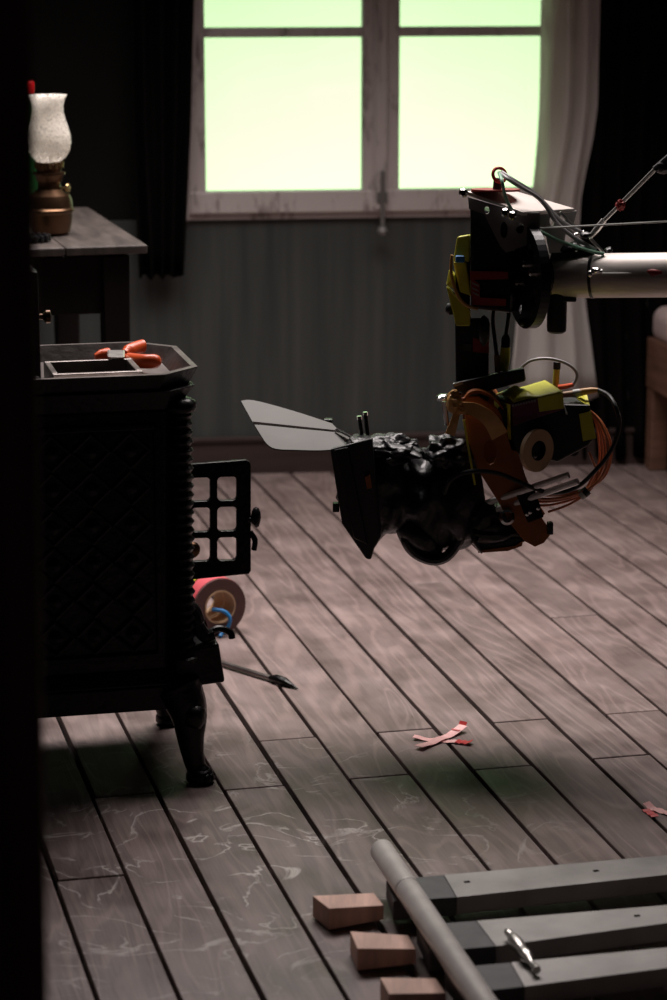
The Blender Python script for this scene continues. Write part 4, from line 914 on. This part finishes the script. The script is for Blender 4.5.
obj('highlight_patch', B().hexa(px(0, (564, 404, 4.90), (577, 401, 4.98), (582, 409, 4.98), (566, 413, 4.89)), px(0, (564, 406, 4.90), (577, 403, 4.98), (582, 411, 4.98), (566, 415, 4.89))), 'white_cable', rig, smooth=0)  # pale slab painted in as a highlight on the camera body
for i in range(9):
    x = 513 + i*2.7; obj('socket', B().box(W(x, 405.6 - i*0.62, 4.883), (0.0035, 0.006, 0.004)), 'label_grey', rig, smooth=0)
obj('tally_light', B().box(W(562.5, 456, 4.91), (0.010, 0.01, 0.006)), 'yellow_tape', rig, smooth=0)
obj('lens_port', B().lathe([(0, 0), (0.009, 0), (0.009, 0.006), (0.006, 0.009), (0, 0.009)], W(574, 452, 4.93), (0, -1, 0), 14), 'black_metal', rig)
# plug at the rear with its black lead
obj('rear_plug', B().tube(px(4.95, (562, 395), (575, 393.5), (583, 392)), [0.006, 0.007, 0.0075], 12), 'cream_tape', rig)
obj('rear_plug_tip', B().tube(px(4.95, (573, 393.8), (580, 392.6)), 0.0082, 12), 'white_cable', rig)
obj('rear_boot', B().tube(px(4.95, (582, 392), (592, 390.5), (599, 390)), [0.0075, 0.0065, 0.004], 12), 'gold_ribbon', rig)
obj('black_cable', B().tube(crv(px(4.9, (598, 390, 4.95), (609, 396, 4.93), (616, 408), (619, 424), (615, 442), (606, 458), (594, 472), (580, 485), (564, 492), (546, 492, 4.875), (524, 484, 4.87), (500, 474, 4.865), (478, 471, 4.862), (460, 474, 4.862), (449, 482, 4.864), (444, 494, 4.868)), 6), 0.0046, 10), 'rubber', rig)
for i, (ox, oy, rr_) in enumerate(((0, 0, .0030), (-3.5, 2, .0030), (2.5, -3, .0030), (-6, 5, .0026), (-9, 2, .0026))):
    pts_ = [(589, 410), (600 + ox*.5, 422), (608 + ox, 442), (608 + ox, 460), (602 + ox, 476), (590 + ox*.5, 488 + oy*.5), (576, 494 + oy*.8), (560, 498 + oy), (542, 499 + oy*1.3), (526, 496 + oy), (512, 488), (505, 470), (498, 440)]
    obj('copper_cable', B().tube(crv([W(x, y, 4.94 + 0.010*i) for x, y in pts_], 5), rr_, 8), 'copper_cable', rig)
obj('copper_cable', B().tube(crv(px(4.95, (589, 452), (594, 464), (598, 474), (590, 490), (570, 504), (548, 512)), 5), 0.0026, 8), 'copper_cable', rig)
obj('cable_tie', B().tube(px(4.945, (582, 495), (588, 490)), 0.010, 12), 'black_plastic', rig)
obj('cable_tie', B().tube(px(4.944, (580, 496.5), (583.5, 493.5)), 0.0104, 12), 'white_cable', rig)
obj('grey_cable', B().tube(crv(px(5.05, (521, 368), (530, 361), (545, 358.5), (560, 361), (572, 367), (577, 375), (573, 384), (564, 387)), 6), 0.0032, 8), 'grey_cable', rig)
obj('cable_boot', B().tube(px(5.05, (573.5, 384.5), (566, 386.5), (558, 387.5)), [0.004, 0.0055, 0.0055], 10), 'orange_plastic', rig)
obj('aerial', B().tube(px(5.08, (555.5, 388), (557, 366)), 0.0068, 12), 'yellow_tape', rig); obj('aerial_tip', B().tube(px(5.08, (556.8, 369), (557.2, 362)), 0.0076, 12), 'black_plastic', rig)
# rods and lower deck
for a, b_ in (((478, 506), (568.5, 475)), ((492, 511), (578, 481.5))):
    a_, b2 = W(*a, 4.93), W(*b_, 4.84); obj('rod', B().tube([a_, b2], 0.0066, 14), 'rod_metal', rig)
lw = B().hexa(px(4.92, (468, 520), (500, 505), (522, 520), (528, 540), (515, 546), (478, 551), (472, 545)), px(5.06, (470, 515), (502, 500), (522, 512), (528, 532), (515, 538), (478, 543), (472, 538)))
lw.blob(W(496, 532, 4.93), (0.05, 0.03, 0.025), 9, 0.3, 2, 3); lw.blob(W(482, 515, 4.93), (0.03, 0.03, 0.03), 3, 0.3, 2, 3)
obj('lower_deck', lw, 'black_metal', rig, smooth=40)
obj('deck_edge', B().hexa(px(4.915, (478, 551), (515, 546), (523, 541), (522, 546), (508, 551), (478, 553)), px(5.05, (478, 548), (515, 543), (523, 538), (522, 543), (508, 548), (478, 550))), 'rust_orange', rig, smooth=0)
obj('lever', B().tube(px(4.905, (473, 542), (482, 553)), 0.0028, 8), 'steel', rig)
obj('focus_gear', B().lathe([(0.010 + 0.006, 0), (0.016, 0.016), (0.011, 0.018), (0.011, -0.002)], W(505, 517, 4.90), (0.2, -1, 0.2), 20, closed=True), 'chrome', rig)
obj('plate', B().hexa(px(4.93, (432, 530), (478, 512), (480, 522), (440, 541)), px(5.0, (432, 527), (478, 509), (480, 519), (440, 538))), 'label_grey', rig, smooth=0)
# cream tape roll hung on the camera
tc2 = W(535, 450, 4.865)
tr = root('tape_roll', tc2 - Vector((0, 0, 0.043)), 'cream tape roll hanging on the side of the film camera', 'tape roll')
axr = Vector((0.66, -0.75, 0.0)).normalized()
obj('winding', ring(B(), tc2, axr, 0.020, 0.043, 0.010), 'cream_tape', tr)
obj('core', ring(B(), tc2 - axr*0.0005, axr, 0.0178, 0.020, 0.011), 'table_dark', tr)
obj('hook', B().tube([tc2 - axr*0.025 + Vector((0, 0, 0.008)), tc2 + axr*0.004 + Vector((0, 0, 0.008))], 0.012, 12), 'black_metal', tr)
